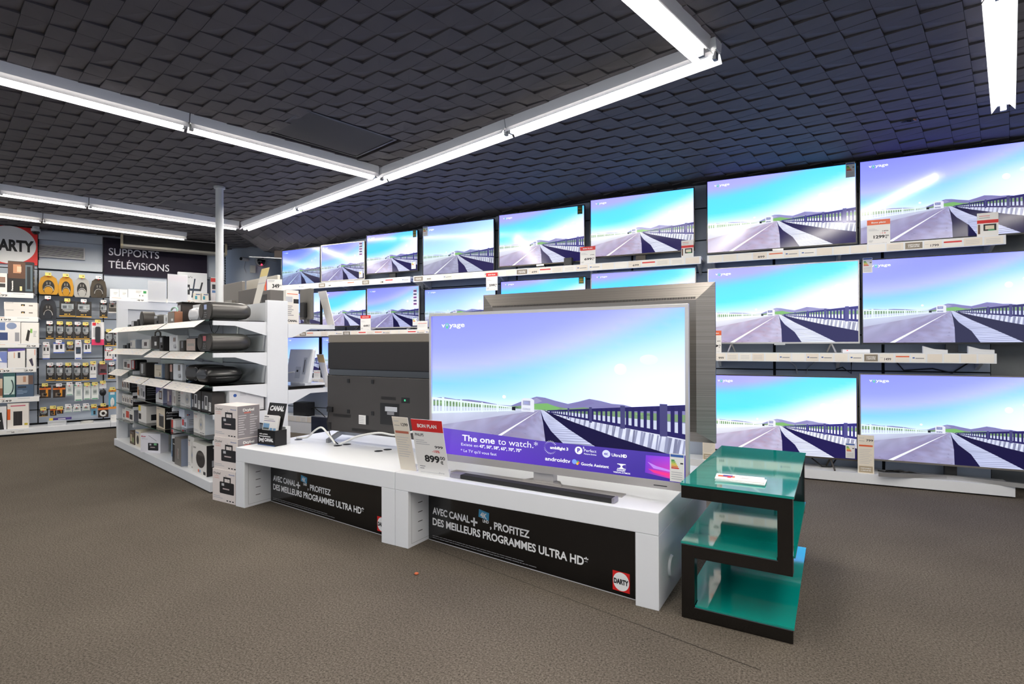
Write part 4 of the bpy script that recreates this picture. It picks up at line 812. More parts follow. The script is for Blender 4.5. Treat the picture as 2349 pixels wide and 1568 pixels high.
# ---- things on the gondola. Local axes of each thing: x along the shelf, y into it, z up
def at(u, v, z, rz=0.0):
    p = GD(u, v, z + .0006); return (p.x, p.y, p.z), GD.a + rz
def gth(name, label, cat, u, v, z, rz=0.0, group=None): l, a = at(u, v, z, rz); return thing(name, label, cat, l, a, group)
SPK = mat('3a3837', .75, var=.15, scale=500); BSIL = mat('3b3a39', .28, metal=.6); MESH = mat('4a4644', .8, var=.2, scale=600)
def cd_radio(label, u0, u1, sh, disp):
    w = u1 - u0; h = .148; t = gth('cd_radio', label, 'radio', (u0 + u1) / 2, .05, ZS[sh] + .006)
    r = h / 2; out = rrect(-w / 2, w / 2, 0, h, r * .92, 8); m = MB(); rs = []
    for y, k in ((0, 1), (.20, 1), (.25, .97), (.29, .86), (.315, .66), (.325, .3)): rs.append([(a * (k * .5 + .5), y, h / 2 + (c - h / 2) * k) for a, c in out])
    m.rings(mat('5a5856', .34, metal=.6), rs); m.build('body', t)
    m = MB(); m.prism(SPK, rrect(-w / 2 + .004, w / 2 - .004, .004, h - .004, r * .86, 8), -.006, .0); f = m.build('front_panel', t)
    for sx in (-1, 1):
        m = MB(); m.prism(MESH, ellipse(sx * w * .31, h / 2, w * .165, h * .42, 24), -.0095, -.006); m.build('speaker_grille', f)
    m = MB(); m.rectf(disp, -w * .10, w * .10, h * .58, h * .86, -.0066); m.build('display', f)
    m = MB()
    for i in range(3):
        for j in range(3): m.rectf(LGREY if (i + j) % 2 else GREY, -w * .09 + i * w * .066, -w * .09 + i * w * .066 + .008, h * (.14 + .12 * j), h * (.14 + .12 * j) + .007, -.0066)
    m.build('buttons', f)
    for sx in (-1, 1): MB().box(BLACKP, sx * w * .3 - .02, sx * w * .3 + .02, .02, .22, -.006, .012).build('foot', t)
    return t
cd_radio('uppermost dark cylindrical disc radio at the right end of the top glass shelf', -.389, -.079, 'S1', mat('9aa6c8', emit=.25))
k = cd_radio('second dark cylindrical disc radio, reddish display and wire sprouting on top', -.43, -.08, 'S2', mat('a8545a', emit=.25))
for i, (a, c, e) in enumerate(((-.10, .06, .085), (.02, .05, .09), (.12, .08, .07))): MB().tube(BLACKP, [(0, .07, .146), (a * .3, c, .17), (a * .8, c, .155 + e)], .002, 5).build('antenna', k)
def boombox(label, u0, u1, v, sh, h, d, body, ring=None, line=False, cat='radio', round_=.5):
    w = u1 - u0; t = gth('boombox', label, cat, (u0 + u1) / 2, v, ZS[sh]); m = MB(); rs = []
    for y, k in ((-.012, .35), (-.008, .62), (0, .80), (d * .08, .95), (d * .22, 1), (d * .62, 1), (d * .82, .93), (d * .94, .78), (d, .55)): rs.append([(a * (k * .3 + .7), y, h / 2 + (c - h / 2) * k) for a, c in rrect(-w / 2, w / 2, 0, h, h * round_ * .9, 6)])
    m.rings(body, rs); m.build('body', t)
    if ring:
        for sx in (-.28, .30):
            MB().cyl(SPK, (sx * w, -.003, h * .5), h * .36, .006, 'y').build('speaker', t); m = MB(); m.tube(ring, [(sx * w + h * .38 * math.cos(a), -.004, h * .5 + h * .38 * math.sin(a)) for a in [2 * PI * i / 24 for i in range(25)]], .003, 6); m.build('ring', t)
    if line: m = MB(); m.box(CHROME, w / 2 - .06, w / 2 + .001, d * .2, d * .75, h * .36, h * .385); m.build('trim', t)
    return t
BGL = mat('19181a', .30, coat=.2)
boombox('black boombox with a pale ring round its speaker on the third glass shelf', -.82, -.46, .07, 'S3', .155, .26, mat('201f1f', .35), CHROME, cat='radio')
boombox('glossy rounded black boombox with a white line at the end of the third shelf', -.40, -.11, .03, 'S3', .150, .27, BGL, None, True, round_=.62)
boombox('white rounded disc player on the top glass shelf beside the cylinder radio', -.70, -.42, .06, 'S1', .125, .2, mat('e6e6e8', .3), LGREY)
boombox('dark boombox with a round grey speaker on the top glass shelf', -2.40, -2.13, .20, 'S1', .133, .12, mat('2e2b2b', .4), mat('8a4a44'), round_=.25)
def radio(label, u0, u1, v, sh, h, d, body, front=None, name='radio', face=None, handle=None, knob=None, cat='radio', bev=.006):
    w = u1 - u0; t = gth(name, label, cat, (u0 + u1) / 2, v, ZS[sh]); MB().box(body, -w / 2, w / 2, 0, d, 0, h).build('casing', t, bev=bev)
    if front: MB().box(front, -w / 2 + .008, w / 2 - .008, -.003, .0, .008, h - .008).build('front_grille', t)
    if face: a0, a1, c0, c1, fm = face; MB().rectf(fm, -w / 2 + a0 * w, -w / 2 + a1 * w, c0 * h, c1 * h, -.0036).build('dial', t)
    if knob: MB().cyl(knob, (w * .3, -.014, h * .3), min(w, h) * .12, .011, 'y').build('knob', t)
    if handle: m = MB(); m.tube(handle, smooth([(-w * .42, d * .4, h * .9), (-w * .40, d * .4, h * 1.25), (0, d * .4, h * 1.38), (w * .40, d * .4, h * 1.25), (w * .42, d * .4, h * .9)]), .008, 8); m.build('handle', t)
    return t
SILF = mat('b9bbbe', .35); TEALB = mat('a9d4c4', .4); BEI = mat('d8cdb8', .5)
radio('tiny dark alarm clock at the far end of the top glass shelf', -2.78, -2.68, .06, 'S1', .030, .05, DARK, None, 'alarm_clock', (.2, .8, .3, .8, mat('5a6a70')), cat='clock')
radio('dark clock radio with pale face, second from the far end of the top glass shelf', -2.62, -2.49, .06, 'S1', .066, .06, DARK, None, 'clock_radio', (.1, .9, .2, .9, LGREY), cat='clock')
radio('upright thin dark speaker on the top glass shelf', -2.384, -2.326, .06, 'S1', .08, .05, DARK, SPK, 'speaker', cat='speaker')
t_ = gth('round_speaker', 'dark drum shaped speaker standing on edge on the top glass shelf', 'speaker', -2.20, .06, 1.41); MB().cyl(mat('45403c', .5), (0, 0, .0815), .078, .11, 'y', 32).build('drum', t_, bev=.003); MB().cyl(SPK, (0, -.003, .0815), .066, .003, 'y', 32).build('front_grille', t_)
radio('grey radio with silver upper edge on the top glass shelf', -1.737, -1.585, .06, 'S1', .096, .07, mat('55524f', .5), mat('4a4745', .6), face=(.05, .7, .7, .95, LGREY), knob=BLACKP)
radio('plain white boxy radio on the top glass shelf', -1.431, -1.281, .06, 'S1', .09, .075, mat('efefef', .4), None, face=(.55, .65, .3, .7, DARK))
radio('retro radio with copper rim and mint green carrying loop', -1.262, -1.06, .05, 'S1', .113, .07, mat('8a5b40', .4), mat('8f8880', .6), 'retro_radio', (.55, .85, .2, .4, PAPER), TEALB, None)
m = radio('tall dark record player box with lid on the top glass shelf', -1.316, -1.19, .15, 'S1', .205, .20, mat('2c2320', .4), mat('3a302c', .5), 'record_player', (.2, .8, .55, .9, LGREY), cat='record player'); MB().box(mat('1a1614', .3), -.07, .10, -.01, .22, .2052, .214).build('lid', m); MB().box(RED, -.02, .02, -.006, -.003, .11, .13).build('badge', m)
radio('white tower speaker behind the white disc player', -1.044, -.80, .20, 'S1', .178, .15, mat('ececec', .4), None, 'speaker', (.1, .3, .45, .75, GREY), cat='speaker')
radio('tiny black clock at the far end of the second glass shelf', -3.0, -2.89, .06, 'S2L', .042, .05, BLACKP, None, 'alarm_clock', (.2, .8, .2, .8, mat('3a4048')), cat='clock')
radio('small black cube clock, second from the far end of the second glass shelf', -2.825, -2.723, .06, 'S2L', .063, .05, BLACKP, None, 'alarm_clock', (.2, .8, .2, .8, mat('3a4048')), cat='clock')
radio('clear grey clock radio on the second glass shelf', -2.663, -2.441, .06, 'S2L', .103, .10, mat('c2cad6', .25), mat('d6d3cc', .4), 'clock_radio', (.1, .35, .3, .7, GREY), cat='clock')
radio('white cube clock with a dark square window on the second glass shelf', -2.194, -1.925, .06, 'S2L', .099, .06, mat('f0eeea', .4), mat('efece6', .4), 'clock_radio', (.35, .75, .3, .72, mat('4a3a3a')), cat='clock')
radio('brown grey travel radio with white label on the second glass shelf', -1.85, -1.64, .06, 'S2L', .133, .08, mat('5f5a55', .5), MESH, face=(.6, .95, .25, .55, PAPER), handle=mat('6a655f'))
radio('black upright radio with silver dial on the second glass shelf', -1.571, -1.451, .06, 'S2', .145, .09, mat('2a2828', .45), mat('4a4745', .5), face=(.3, .9, .6, .9, SILF), knob=BLACKP)
radio('tall white radio on the second glass shelf', -1.258, -1.016, .06, 'S2', .151, .10, mat('f0f0f0', .4), None, face=(.55, .8, .6, .85, mat('9a8a84')), knob=LGREY)
radio('dark slim speaker on the second glass shelf', -.951, -.835, .06, 'S2', .101, .08, mat('46423f', .5), MESH, 'speaker', (.55, .9, .3, .9, GREY), cat='speaker')
radio('clock radio with blotchy rose front and black side on the second glass shelf', -.758, -.521, .06, 'S2', .12, .12, BLACKP, mat('c9b4a8', .5, var=.25, scale=60), 'clock_radio', (.15, .9, .4, .6, mat('a9a49c')), cat='clock')
radio('compact black radio with antenna on the third glass shelf', -2.27, -2.06, .06, 'S3', .144, .12, mat('3a3634', .45), mat('54504c', .5), face=(.3, .65, .2, .9, SILF), handle=None, knob=SILV)
radio('beige radio with dotted front and blue side on the third glass shelf', -1.734, -1.487, .06, 'S3', .142, .06, mat('8fa0b8', .4), BEI, face=(.25, .9, .55, .62, mat('b8ad98')), knob=BEI)
radio('dark grey slab speaker on the third glass shelf', -1.391, -1.286, .06, 'S3', .149, .08, mat('4b443e', .5), mat('4b443e', .6), 'speaker', cat='speaker')
radio('narrow black radio with rosy top display on the third glass shelf', -1.23, -1.147, .06, 'S3', .152, .10, mat('2b2423', .5), None, face=(.1, .9, .5, .95, mat('d8a898')), knob=None)
radio('white bathroom radio on the third glass shelf', -1.14, -.881, .06, 'S3', .155, .035, mat('eef0f4', .4), None, face=(.6, .8, .6, .95, mat('8a8078')), knob=LGREY)
radio('pale blue panel radio with round dial on the third glass shelf', -.99, -.84, .116, 'S3', .144, .05, mat('8ea6c4', .35), mat('9fb2cc', .4), knob=SILV)
radio('black barrel speaker with silver front on a red stand on the third glass shelf', -2.617, -2.47, .06, 'S3L', .116, .12, BLACKP, mat('b5241f', .4), 'speaker', (.25, .8, .15, .9, LGREY), cat='speaker', bev=.02)
# ---- cardboard boxes
def art_radio(m, x0, x1, z0, z1, y, hand=True, body='1d1c20'):
    w, h = x1 - x0, z1 - z0; B = mat(body, .4); m.poly(B, [(a, y, c) for a, c in rrect(x0, x1, z0, z0 + h * .68, h * .07, 4)])
    m.rectf(LGREY, x0 + .14 * w, x0 + .32 * w, z0 + .45 * h, z0 + .60 * h, y - .0004); m.rectf(mat('c9b8b8'), x0 + .22 * w, x0 + .68 * w, z0 + .25 * h, z0 + .32 * h, y - .0004)
    if hand:
        for a0, a1, c0, c1 in ((.26, .34, .68, .93), (.70, .78, .68, .93), (.26, .78, .88, .98)): m.rectf(B, x0 + a0 * w, x0 + a1 * w, z0 + c0 * h, z0 + c1 * h, y)
        m.poly(B, [(x0 + .4 * w, y - .0003, z0 + 1.08 * h), (x0 + .62 * w, y - .0003, z0 + .72 * h), (x0 + .635 * w, y - .0003, z0 + .72 * h), (x0 + .415 * w, y - .0003, z0 + 1.08 * h)])
def art_round(m, x0, x1, z0, z1, y):
    w, h = x1 - x0, z1 - z0; m.poly(mat('d0ccc4'), [(a, y, c) for a, c in ellipse((x0 + x1) / 2, z0 + h * .4, w * .5, h * .4, 24)]); m.poly(mat('b4b4b4'), [(a, y - .0004, c) for a, c in ellipse((x0 + x1) / 2, z0 + h * .38, w * .2, h * .16, 20)]); m.poly(mat('6a86c0'), [(a, y - .0008, c) for a, c in ellipse((x0 + x1) / 2, z0 + h * .38, w * .08, h * .07, 16)])
    for s in (-1, 1): m.poly(mat('b8b4ac'), [(x0 + w * (.5 + s * .30), y - .0002, z0 + .68 * h), (x0 + w * (.5 + s * .12), y - .0002, z0 + h), (x0 + w * (.5 + s * .06), y - .0002, z0 + h), (x0 + w * (.5 + s * .22), y - .0002, z0 + .70 * h)])
def lines(m, x0, x1, z0, z1, y, n, seed=0, c=None):
    r = random.Random(seed)
    for k in range(n): z = z1 - (z1 - z0) * (k + .5) / n; m.rectf(c or GREY, x0, x0 + (x1 - x0) * r.uniform(.4, 1), z, z + (z1 - z0) / n * .35, y)
def slines(m, y0, y1, z0, z1, x, n, seed, c):
    r = random.Random(seed)
    for k in range(n): z = z1 - (z1 - z0) * (k + .5) / n; m.rects(c, y0, y0 + (y1 - y0) * r.uniform(.4, 1), z, z + (z1 - z0) / n * .35, x)
def carton(label, u0, u1, v, sh, h, d, body='f0ece6', side=None, art=None, rz=0.0, z=None, group=None, top=None, name='carton', fr=None, loc=None, rot=None):
    w = u1 - u0; m = MB(); B = mat(body, .5); m.box(B, -w / 2, w / 2, 0, d, 0, h)
    if side: m.rects(mat(side, .5), .001, d - .001, .001, h - .001, w / 2 + .0004)
    if top: m.quad(mat(top, .5), (-w / 2, 0, h + .0004), (w / 2, 0, h + .0004), (w / 2, d, h + .0004), (-w / 2, d, h + .0004))
    if art: art(m, w, h, d)
    o = m.build(name)
    if loc: o.location = loc; o.rotation_euler.z = rot
    else: o.location, o.rotation_euler.z = at((u0 + u1) / 2, v, ZS[sh] if z is None else z, rz)
    return tag(o, label, 'box', group)
Yf = -.0006
def a_pic(c1, c2, logo=None):
    def f(m, w, h, d):
        m.rectf(mat(c1), -w * .38, -w * .02, h * .2, h * .75, Yf); m.rectf(mat(c2), w * .04, w * .36, h * .15, h * .55, Yf); lines(m, -w * .4, w * .3, h * .82, h * .95, Yf, 2); slines(m, d * .1, d * .9, h * .2, h * .8, w / 2 + .0008, 4, 1, GREY)
        if logo: m.text(INK, logo, (-w * .42, Yf * 2, h * .84), h * .07, w * .4, bold=1)
    return f
def a_devbel(round_=False, red=True):
    def f(m, w, h, d):
        m.text(INK, 'Dcybel', (-w * .46, Yf, h * .84), h * .07, w * .30, shear=.3)
        for k in range(2): m.text(mat('e8a090'), 'radio', (-w * .44, Yf, h * (.77 - .06 * k)), h * .04, w * .24, shear=.3)
        if round_: art_round(m, -w * .02, w * .36, h * .18, h * .86, Yf)
        else: art_radio(m, -w * .18, w * .44, h * .27, h * .80, Yf); m.text(mat('5878b8'), 'Bluetooth', (w * .22, Yf, h * .87), h * .035, w * .24, bold=1)
        lines(m, -w * .46, w * .1, h * .08, h * .18, Yf, 2, 3, LGREY)
        for k in range(3): m.rectf(INK, w * (.12 + .12 * k), w * (.19 + .12 * k), h * .05, h * .085, Yf)
    return f
bx = lambda *a, **k: carton(*a, **k)
PB = 'small packaging boxes on the lower glass shelves'
bx('white box with radio photo at the far end of the third glass shelf', -2.971, -2.64, .06, 'S3L', .114, .15, art=a_pic('4a4640', '8a3a30'))
bx('white speaker box, first from the far end of the fourth level', -3.03, -2.94, .06, 'S4L', .121, .2, art=a_pic('8a5a40', '2a2a2a'), group=PB)
bx('white speaker box, second from the far end of the fourth level', -2.93, -2.84, .06, 'S4L', .129, .2, art=a_pic('5a3a34', '7a7a7a'), group=PB)
bx('white fronted box with black side, third from the far end of the fourth level', -2.83, -2.70, .06, 'S4L', .131, .2, side='262224', art=a_pic('6a4a34', '3a3a3a'), group=PB)
for k, (u0, u1, h) in enumerate(((-3.03, -2.93, .127), (-2.92, -2.83, .133), (-2.82, -2.73, .139), (-2.72, -2.557, .148))):
    bx('white box with small speaker picture, %s from the far end of the narrow lower level' % ORD[k], u0, u1, .06, 'S4b', min(h, .105), .12 if k < 3 else .24, side=None if k < 3 else '2a2226', art=a_pic('b8a898', '3a3a44'), group=PB)
bx('white box with orange squares on the fourth level, middle bay', -2.375, -2.275, .06, 'S4M', .164, .22, art=a_pic('e0903a', '5a5048'))
bx('tall white box with orange squares beside the black sided radio box', -2.26, -2.069, .06, 'S4M', .150, .16, body='f2ecec', side='1d1a1a', art=a_pic('b8b4b0', '6a6a70'))
bx('lilac and white box with wooden radio picture on the fourth level', -1.69, -1.45, .06, 'S4M', .178, .2, body='7a74ac', side='b4bcdc', art=lambda m, w, h, d: (m.poly(PAPER, [(-w / 2, Yf, 0), (w / 2, Yf, 0), (w / 2, Yf, h * .9), (-w / 2, Yf, h * .45)]), m.rectf(BROWN, -w * .05, w * .38, h * .2, h * .68, Yf * 2), m.rectf(LGREY, w * .02, w * .3, h * .28, h * .6, Yf * 3)))
bx('brown violet photo box on the fourth level', -1.326, -1.18, .06, 'S4M', .173, .2, body='8a7a86', art=a_pic('d8c8c0', '5a4a7a'))
bx('whitish box with faint printing on the fourth level', -1.17, -1.06, .06, 'S4M', .171, .2, art=a_pic('d8d0c8', 'b8a8a0'))
bx('white round radio box with handwritten style name on the fourth level', -.933, -.648, .06, 'S4', .158, .2, side='a9bcd4', art=a_devbel(True))
for k, (u0, u1) in enumerate(((-.59, -.36), (-.345, -.105))):
    bx('black and white weather station box, %s of two on the fourth level' % ('left' if k == 0 else 'right'), u0, u1, .05, 'S4', .165, .10, body='3a3634', art=lambda m, w, h, d: (m.rectf(PAPER, -w * .2, w * .1, h * .1, h * .8, Yf), m.rectf(INK, -w * .12, w * .02, h * .3, h * .75, Yf * 2), m.rectf(PAPER, w * .2, w * .42, h * .05, h * .5, Yf), lines(m, w * .22, w * .4, h * .1, h * .45, Yf * 2, 4, 2), m.rectf(LGREY, -w * .46, -w * .3, h * .1, h * .5, Yf)), group='weather station boxes')
o = bx('big white printer box with black line, lying behind the weather station boxes', -.33, -.047, .165, 'S4', .205, .285, body='f1f0f2', art=lambda m, w, h, d: (m.rects(BLACKP, .001, d - .001, h * .04, h * .05, w / 2 + .0006), slines(m, d * .3, d * .7, h * .62, h * .82, w / 2 + .0006, 4, 2, LGREY), m.poly(BLUE, [(w / 2 + .0006, d * .16 + .014 * math.cos(a), h * .66 + .014 * math.sin(a)) for a in [PI * 2 * i / 14 for i in range(14)]])))
bx('small white box with black picture on the fifth level, far end', -3.03, -2.91, .06, 'S5L', .114, .2, art=a_pic('e8e4e0', '2a2a2a'))
bx('white box with red and black speaker pictures on the fifth level', -2.893, -2.52, .06, 'S5L', .139, .12, side='8d8e98', art=a_pic('d0452e', '2a2422'))
bx('white loudspeaker box with yellow sticker on the fifth level', -2.33, -2.03, .06, 'S5M', .178, .22, art=lambda m, w, h, d: (m.rectf(YEL, -w * .5, -w * .2, h * .66, h * .98, Yf), m.rectf(PAPER, -w * .2, w * .1, h * .6, h * .9, Yf), m.rectf(INK, -w * .46, -w * .15, h * .15, h * .5, Yf), m.rects(INK, d * .2, d * .95, h * .15, h * .5, w / 2 + .0006), m.rects(GREY, d * .5, d * .75, h * .2, h * .45, w / 2 + .001)))
def a_pana(m, w, h, d):
    m.poly(mat('3a3836'), [(-w * .18, Yf, h * .1), (w * .38, Yf, h * .06), (w * .38, Yf, h * .62), (-w * .18, Yf, h * .7)]); m.rectf(LGREY, -w * .12, w * .34, h * .60, h * .66, Yf * 2); lines(m, -w * .42, -w * .1, h * .86, h * .92, Yf, 1)
    x = w / 2 + .0009; m.text(PAPER, 'Panasonic', (x, d * .08, h * .74), h * .085, d * .62, ux=(0, 1, 0), bold=2); slines(m, d * .08, d * .7, h * .58, h * .68, x, 2, 1, LGREY); m.rects(PAPER, d * .08, d * .4, h * .46, h * .54, x)
bx('cream fronted black radio box with bold white name on its side', -1.669, -1.395, .06, 'S5M', .211, .17, body='e8d9c0', side='0c0a0b', top='2a2625', art=a_pana)
bx('red and blue striped small box on the fifth level', -1.219, -1.07, .06, 'S5M', .119, .08, body='f0ecec', art=lambda m, w, h, d: (m.rectf(mat('c8443a'), -w * .3, w * .05, 0, h, Yf), m.rectf(INK, -w * .5, -w * .3, 0, h, Yf), m.poly(TXB, [(-w * .1 + a, Yf * 2, h * .3 + c) for a, c in ellipse(0, 0, w * .08, h * .12, 12)])))
bx('pale blue white box with dark device picture, lower of two on the fifth level', -1.0, -.85, .09, 'S5', .100, .18, body='dfe5f2', art=a_pic('d84040', '8a8a90'))
bx('pale blue white box with dark device picture, upper of two on the fifth level', -1.005, -.85, .07, 'S5', .075, .20, body='dde3f2', z=.5308, art=lambda m, w, h, d: (m.rects(GREY, d * .45, d * .95, h * .3, h * .7, w / 2 + .0006), m.rects(ORANGE, d * .1, d * .16, h * .25, h * .38, w / 2 + .0006), m.rects(PURP, d * .17, d * .23, h * .25, h * .38, w / 2 + .0006)))
bx('white box with round handled radio picture at the right of the fifth level', -.574, -.298, .06, 'S5', .191, .17, side='e6ecf2', art=a_devbel(True))
bx('dark photo printed box at the far end of the bottom shelf', -2.594, -2.40, .04, 'B', .144, .13, body='5a4a3a', side='1a1614', art=a_pic('c8b898', '8a9a6a'))
def a_phil(m, w, h, d):
    x = w / 2 + .0008; m.text(mat('2a5aa8'), 'PHILIPS', (x, d * .08, h * .72), h * .15, d * .78, ux=(0, 1, 0), bold=2); m.poly(mat('3a3632'), [(-w * .05 + a, Yf, h * .42 + c) for a, c in ellipse(0, 0, w * .22, h * .28, 16)]); m.text(mat('4a7ac0'), 'PHILIPS', (-w * .45, Yf, h * .82), h * .08, w * .6, bold=2)
bx('cream box with blue maker name on its long side, nearer of two', -2.37, -2.155, .04, 'B', .176, .188, body='e9dfcc', art=a_phil)
bx('cream box with blue maker name on its long side, further of two', -2.37, -2.155, .2305, 'B', .176, .188, body='e9dfcc', art=a_phil)
def a_alarm(m, w, h, d):
    m.text(mat('c83a4a'), 'Muse', (-w * .46, Yf, h * .82), h * .07, w * .22, bold=2); art_radio(m, -w * .12, w * .40, h * .12, h * .70, Yf, False); m.rectf(mat('7ac08a'), w * .18, w * .32, h * .40, h * .50, Yf * 3); lines(m, -w * .44, -w * .1, h * .68, h * .78, Yf, 2, 1, LGREY); m.poly(INK, [(-w * .1, Yf, h * .9), (w * .3, Yf, h * .62), (w * .31, Yf, h * .63), (-w * .09, Yf, h * .91)])
l_, r_ = at(-1.86, .02, .0935, math.radians(29)); q = GD(-1.78, .035, .0935)
carton('white radio box turned outwards, black radio with green display printed on it', -.125, .125, 0, 'B', .195, .10, body='efecf2', art=a_alarm, loc=(q.x, q.y, .0935), rot=GD.a + math.radians(29))
bx('blue and white electrical box on the bottom shelf', -1.40, -1.17, .12, 'B', .235, .16, body='5d8cc4', art=lambda m, w, h, d: (m.rects(mat('9ab8d8'), .002, d * .98, h * .25, h * .98, w / 2 + .0006), m.rectf(mat('9ab8d8'), -w * .5, w * .5, h * .25, h * .95, Yf), m.text(PAPER, 'GROUPE', (w / 2 + .001, d * .1, h * .08), h * .06, d * .8, ux=(0, 1, 0), bold=2)))
bx('thin black box standing upright on the bottom shelf', -1.13, -1.005, .05, 'B', .222, .1, body='1b1718', art=lambda m, w, h, d: (m.text(PAPER, 'MUSE', (-w * .3, Yf, h * .75), h * .05, w * .7, bold=2),))
bx('tall grey box with vertical white and red writing on the bottom shelf', -.988, -.809, .03, 'B', .251, .11, body='77726e', side='8790a4', art=lambda m, w, h, d: (m.text(PAPER, 'Dcybel', (w * .02, Yf, h * .62), h * .07, h * .36, ux=(0, 0, -1), uy=(1, 0, 0), shear=.2, bold=1), m.text(mat('d8504a'), 'radio', (-w * .12, Yf, h * .58), h * .04, h * .22, ux=(0, 0, -1), uy=(1, 0, 0), shear=.2)))
bx('tall white radio box behind the black boombox box on the bottom shelf', -.72, -.56, .06, 'B', .289, .3, art=a_devbel(True))
def a_sony(m, w, h, d):
    m.text(INK, 'SONY', (-w * .44, Yf, h * .80), h * .055, w * .2, bold=1); m.poly(mat('35302e'), [(w * .08 + a, Yf, h * .5 + c) for a, c in ellipse(0, 0, w * .32, h * .28, 22)]); m.rectf(mat('55504c'), -w * .14, w * .3, h * .62, h * .72, Yf * 2); m.rectf(mat('2a2624'), -w * .02, w * .16, h * .46, h * .56, Yf * 2)
    for k, c in enumerate((ORANGE, SKYB)): m.rectf(c, w * (-.1 + .1 * k), w * (-.02 + .1 * k), h * .06, h * .15, Yf)
    m.rectf(INK, w * .28, w * .44, h * .04, h * .14, Yf); x = w / 2 + .0009; m.text(PAPER, 'SONY', (x, d * .3, h * .88), h * .05, d * .4, ux=(0, 1, 0), bold=2); m.rects(GREY, d * .25, d * .9, h * .3, h * .5, x)
bx('white box with dark oval boombox picture and black side on the bottom shelf', -.535, -.20, .04, 'B', .262, .17, side='0f0d0e', art=a_sony)
# stacked boxes beside the gondola end
def a_stack(m, w, h, d):
    a_devbel()(m, w, h, d); x = w / 2 + .0009; m.rects(mat('8a8488'), .002, d - .002, .002, h - .002, w / 2 + .0005)
    m.text(PAPER, 'Dcybel', (x, d * .25, h * .83), h * .08, d * .5, ux=(0, 1, 0), bold=2); m.rects(mat('c86a60'), d * .3, d * .6, h * .76, h * .80, x)
    for j in range(2): slines(m, d * (.06 + .5 * j), d * (.44 + .5 * j), h * .08, h * .72, x, 9, j, mat('c9c4c8'))
for k, (du, rz) in enumerate(((.0, .0), (.012, .015), (.004, -.008))):
    q = TB(-3.338 + du, .013 + .006 * k)
    carton(('bottom', 'middle', 'top')[k] + ' radio box of the stack of three beside the left table', -.148, .148, 0, 'B', .246, .185, body='eee4e0', art=a_stack, loc=(q.x, q.y, .2464 * k), rot=TB.a + rz, group='stacked radio boxes beside the left table')
# ---- rear side and top of the gondola
MG = mat('77716b', .45); MG2 = mat('9a948c', .4)
def monitor(label, u0, u1, z0, z1, v, lean=.12, c=MG, c2=MG2, zb=1.390, w2=.5, screen=True, rz=0.0):
    w = u1 - u0; t = gth('monitor', label, 'monitor', (u0 + u1) / 2, v, zb, rz); h = z1 - zb; hb = z0 - zb
    m = MB(); m.prism(c, rrect(-w / 2, w / 2, hb, h, .008, 2), .0, .03); o = m.build('casing', t, bev=.003); o.rotation_euler.x = -lean
    m = MB(); m.prism(c2, rrect(-w * w2 / 2, w * w2 / 2, hb + .02, hb + (h - hb) * .55, .008, 2), -.035, .0); m.box(BLACKP, w * .12, w * .18, -.0362, -.035, hb + .08, hb + .10); o2 = m.build('rear_bulge', o)
    if screen: MB().rectf(mat('0a0b0e', .12), -w / 2 + .01, w / 2 - .01, hb + .02, h - .012, .0305).build('screen', o)
    m = MB(); m.box(c, -.03, .03, .0, .03, .012, hb + .10); m.box(c, -w * .25, w * .25, -.07, .11, 0, .012); m.build('stand', t)
    return t
monitor('grey flat monitor seen from behind over the gondola, next to the pole', -2.18, -1.40, 1.46, 1.90, .80, .0)
monitor('pale edged monitor behind the grey one over the gondola', -1.74, -.94, 1.46, 1.944, .98, .0, c=mat('d8d0c0', .4), c2=mat('6a655f'), w2=.8)
monitor('dark boxy monitor back over the gondola near its right end', -1.38, -.88, 1.45, 1.785, .75, .0, c=mat('55504c', .5), c2=mat('625c57', .5), w2=.55)
monitor('grey monitor seen edge on at the right end of the rear shelf', -.25, -.03, 1.44, 1.73, .88, .0, c=mat('6a6762', .45), c2=BLACKP, w2=.35)
t_ = gth('router_box', 'white upright box with black printing at the right end of the rear shelf', 'box', -.05, .712, 1.390, PI / 2); m = MB(); m.box(mat('efeae2'), -.06, .06, 0, .05, 0, .310); m.text(INK, 'CANAL', (-.045, Yf, .022), .018, .09, bold=3); lines(m, -.06, .05, .07, .17, Yf, 6, 4); m.rectf(LGREY, -.06, .0, .2, .25, Yf); m.rectf(INK, .01, .06, .19, .23, Yf); m.rectf(ORANGE, -.05, .05, .272, .278, Yf); m.build('printed_box', t_)
def strip(label, u0, u1, ub0, ub1, z0, z1, v, tipc):
    m = MB(); P = [(ub0, z0), (ub1, z0), (u1, z1), (u0, z1)]; m.prism(mat('ece6da'), P, 0, .003); m.poly(tipc, [(u0 + (ub0 - u0) * .22, -.0006, z1 - (z1 - z0) * .22), (u1 + (ub1 - u1) * .22, -.0006, z1 - (z1 - z0) * .22), (u1, -.0006, z1), (u0, -.0006, z1)]); m.poly(LGREY, [(u0 + (ub0 - u0) * .42, -.0006, z1 - (z1 - z0) * .42), (u1 + (ub1 - u1) * .42, -.0006, z1 - (z1 - z0) * .42), (u1 + (ub1 - u1) * .40, -.0006, z1 - (z1 - z0) * .40), (u0 + (ub0 - u0) * .40, -.0006, z1 - (z1 - z0) * .40)])
    o = m.build('price_strip'); o.location, o.rotation_euler.z = at(0, v, 0); return tag(o, label, 'price card')
strip('long pale strip leaning at the top of the gondola, yellow tip', -.332, -.167, -.534, -.389, 1.580, 1.905, .556, mat('e6d08a'))
o = MB(); q0, q1, q2, q3 = [TB(u, 0) for u in (0, 0, 0, 0)]
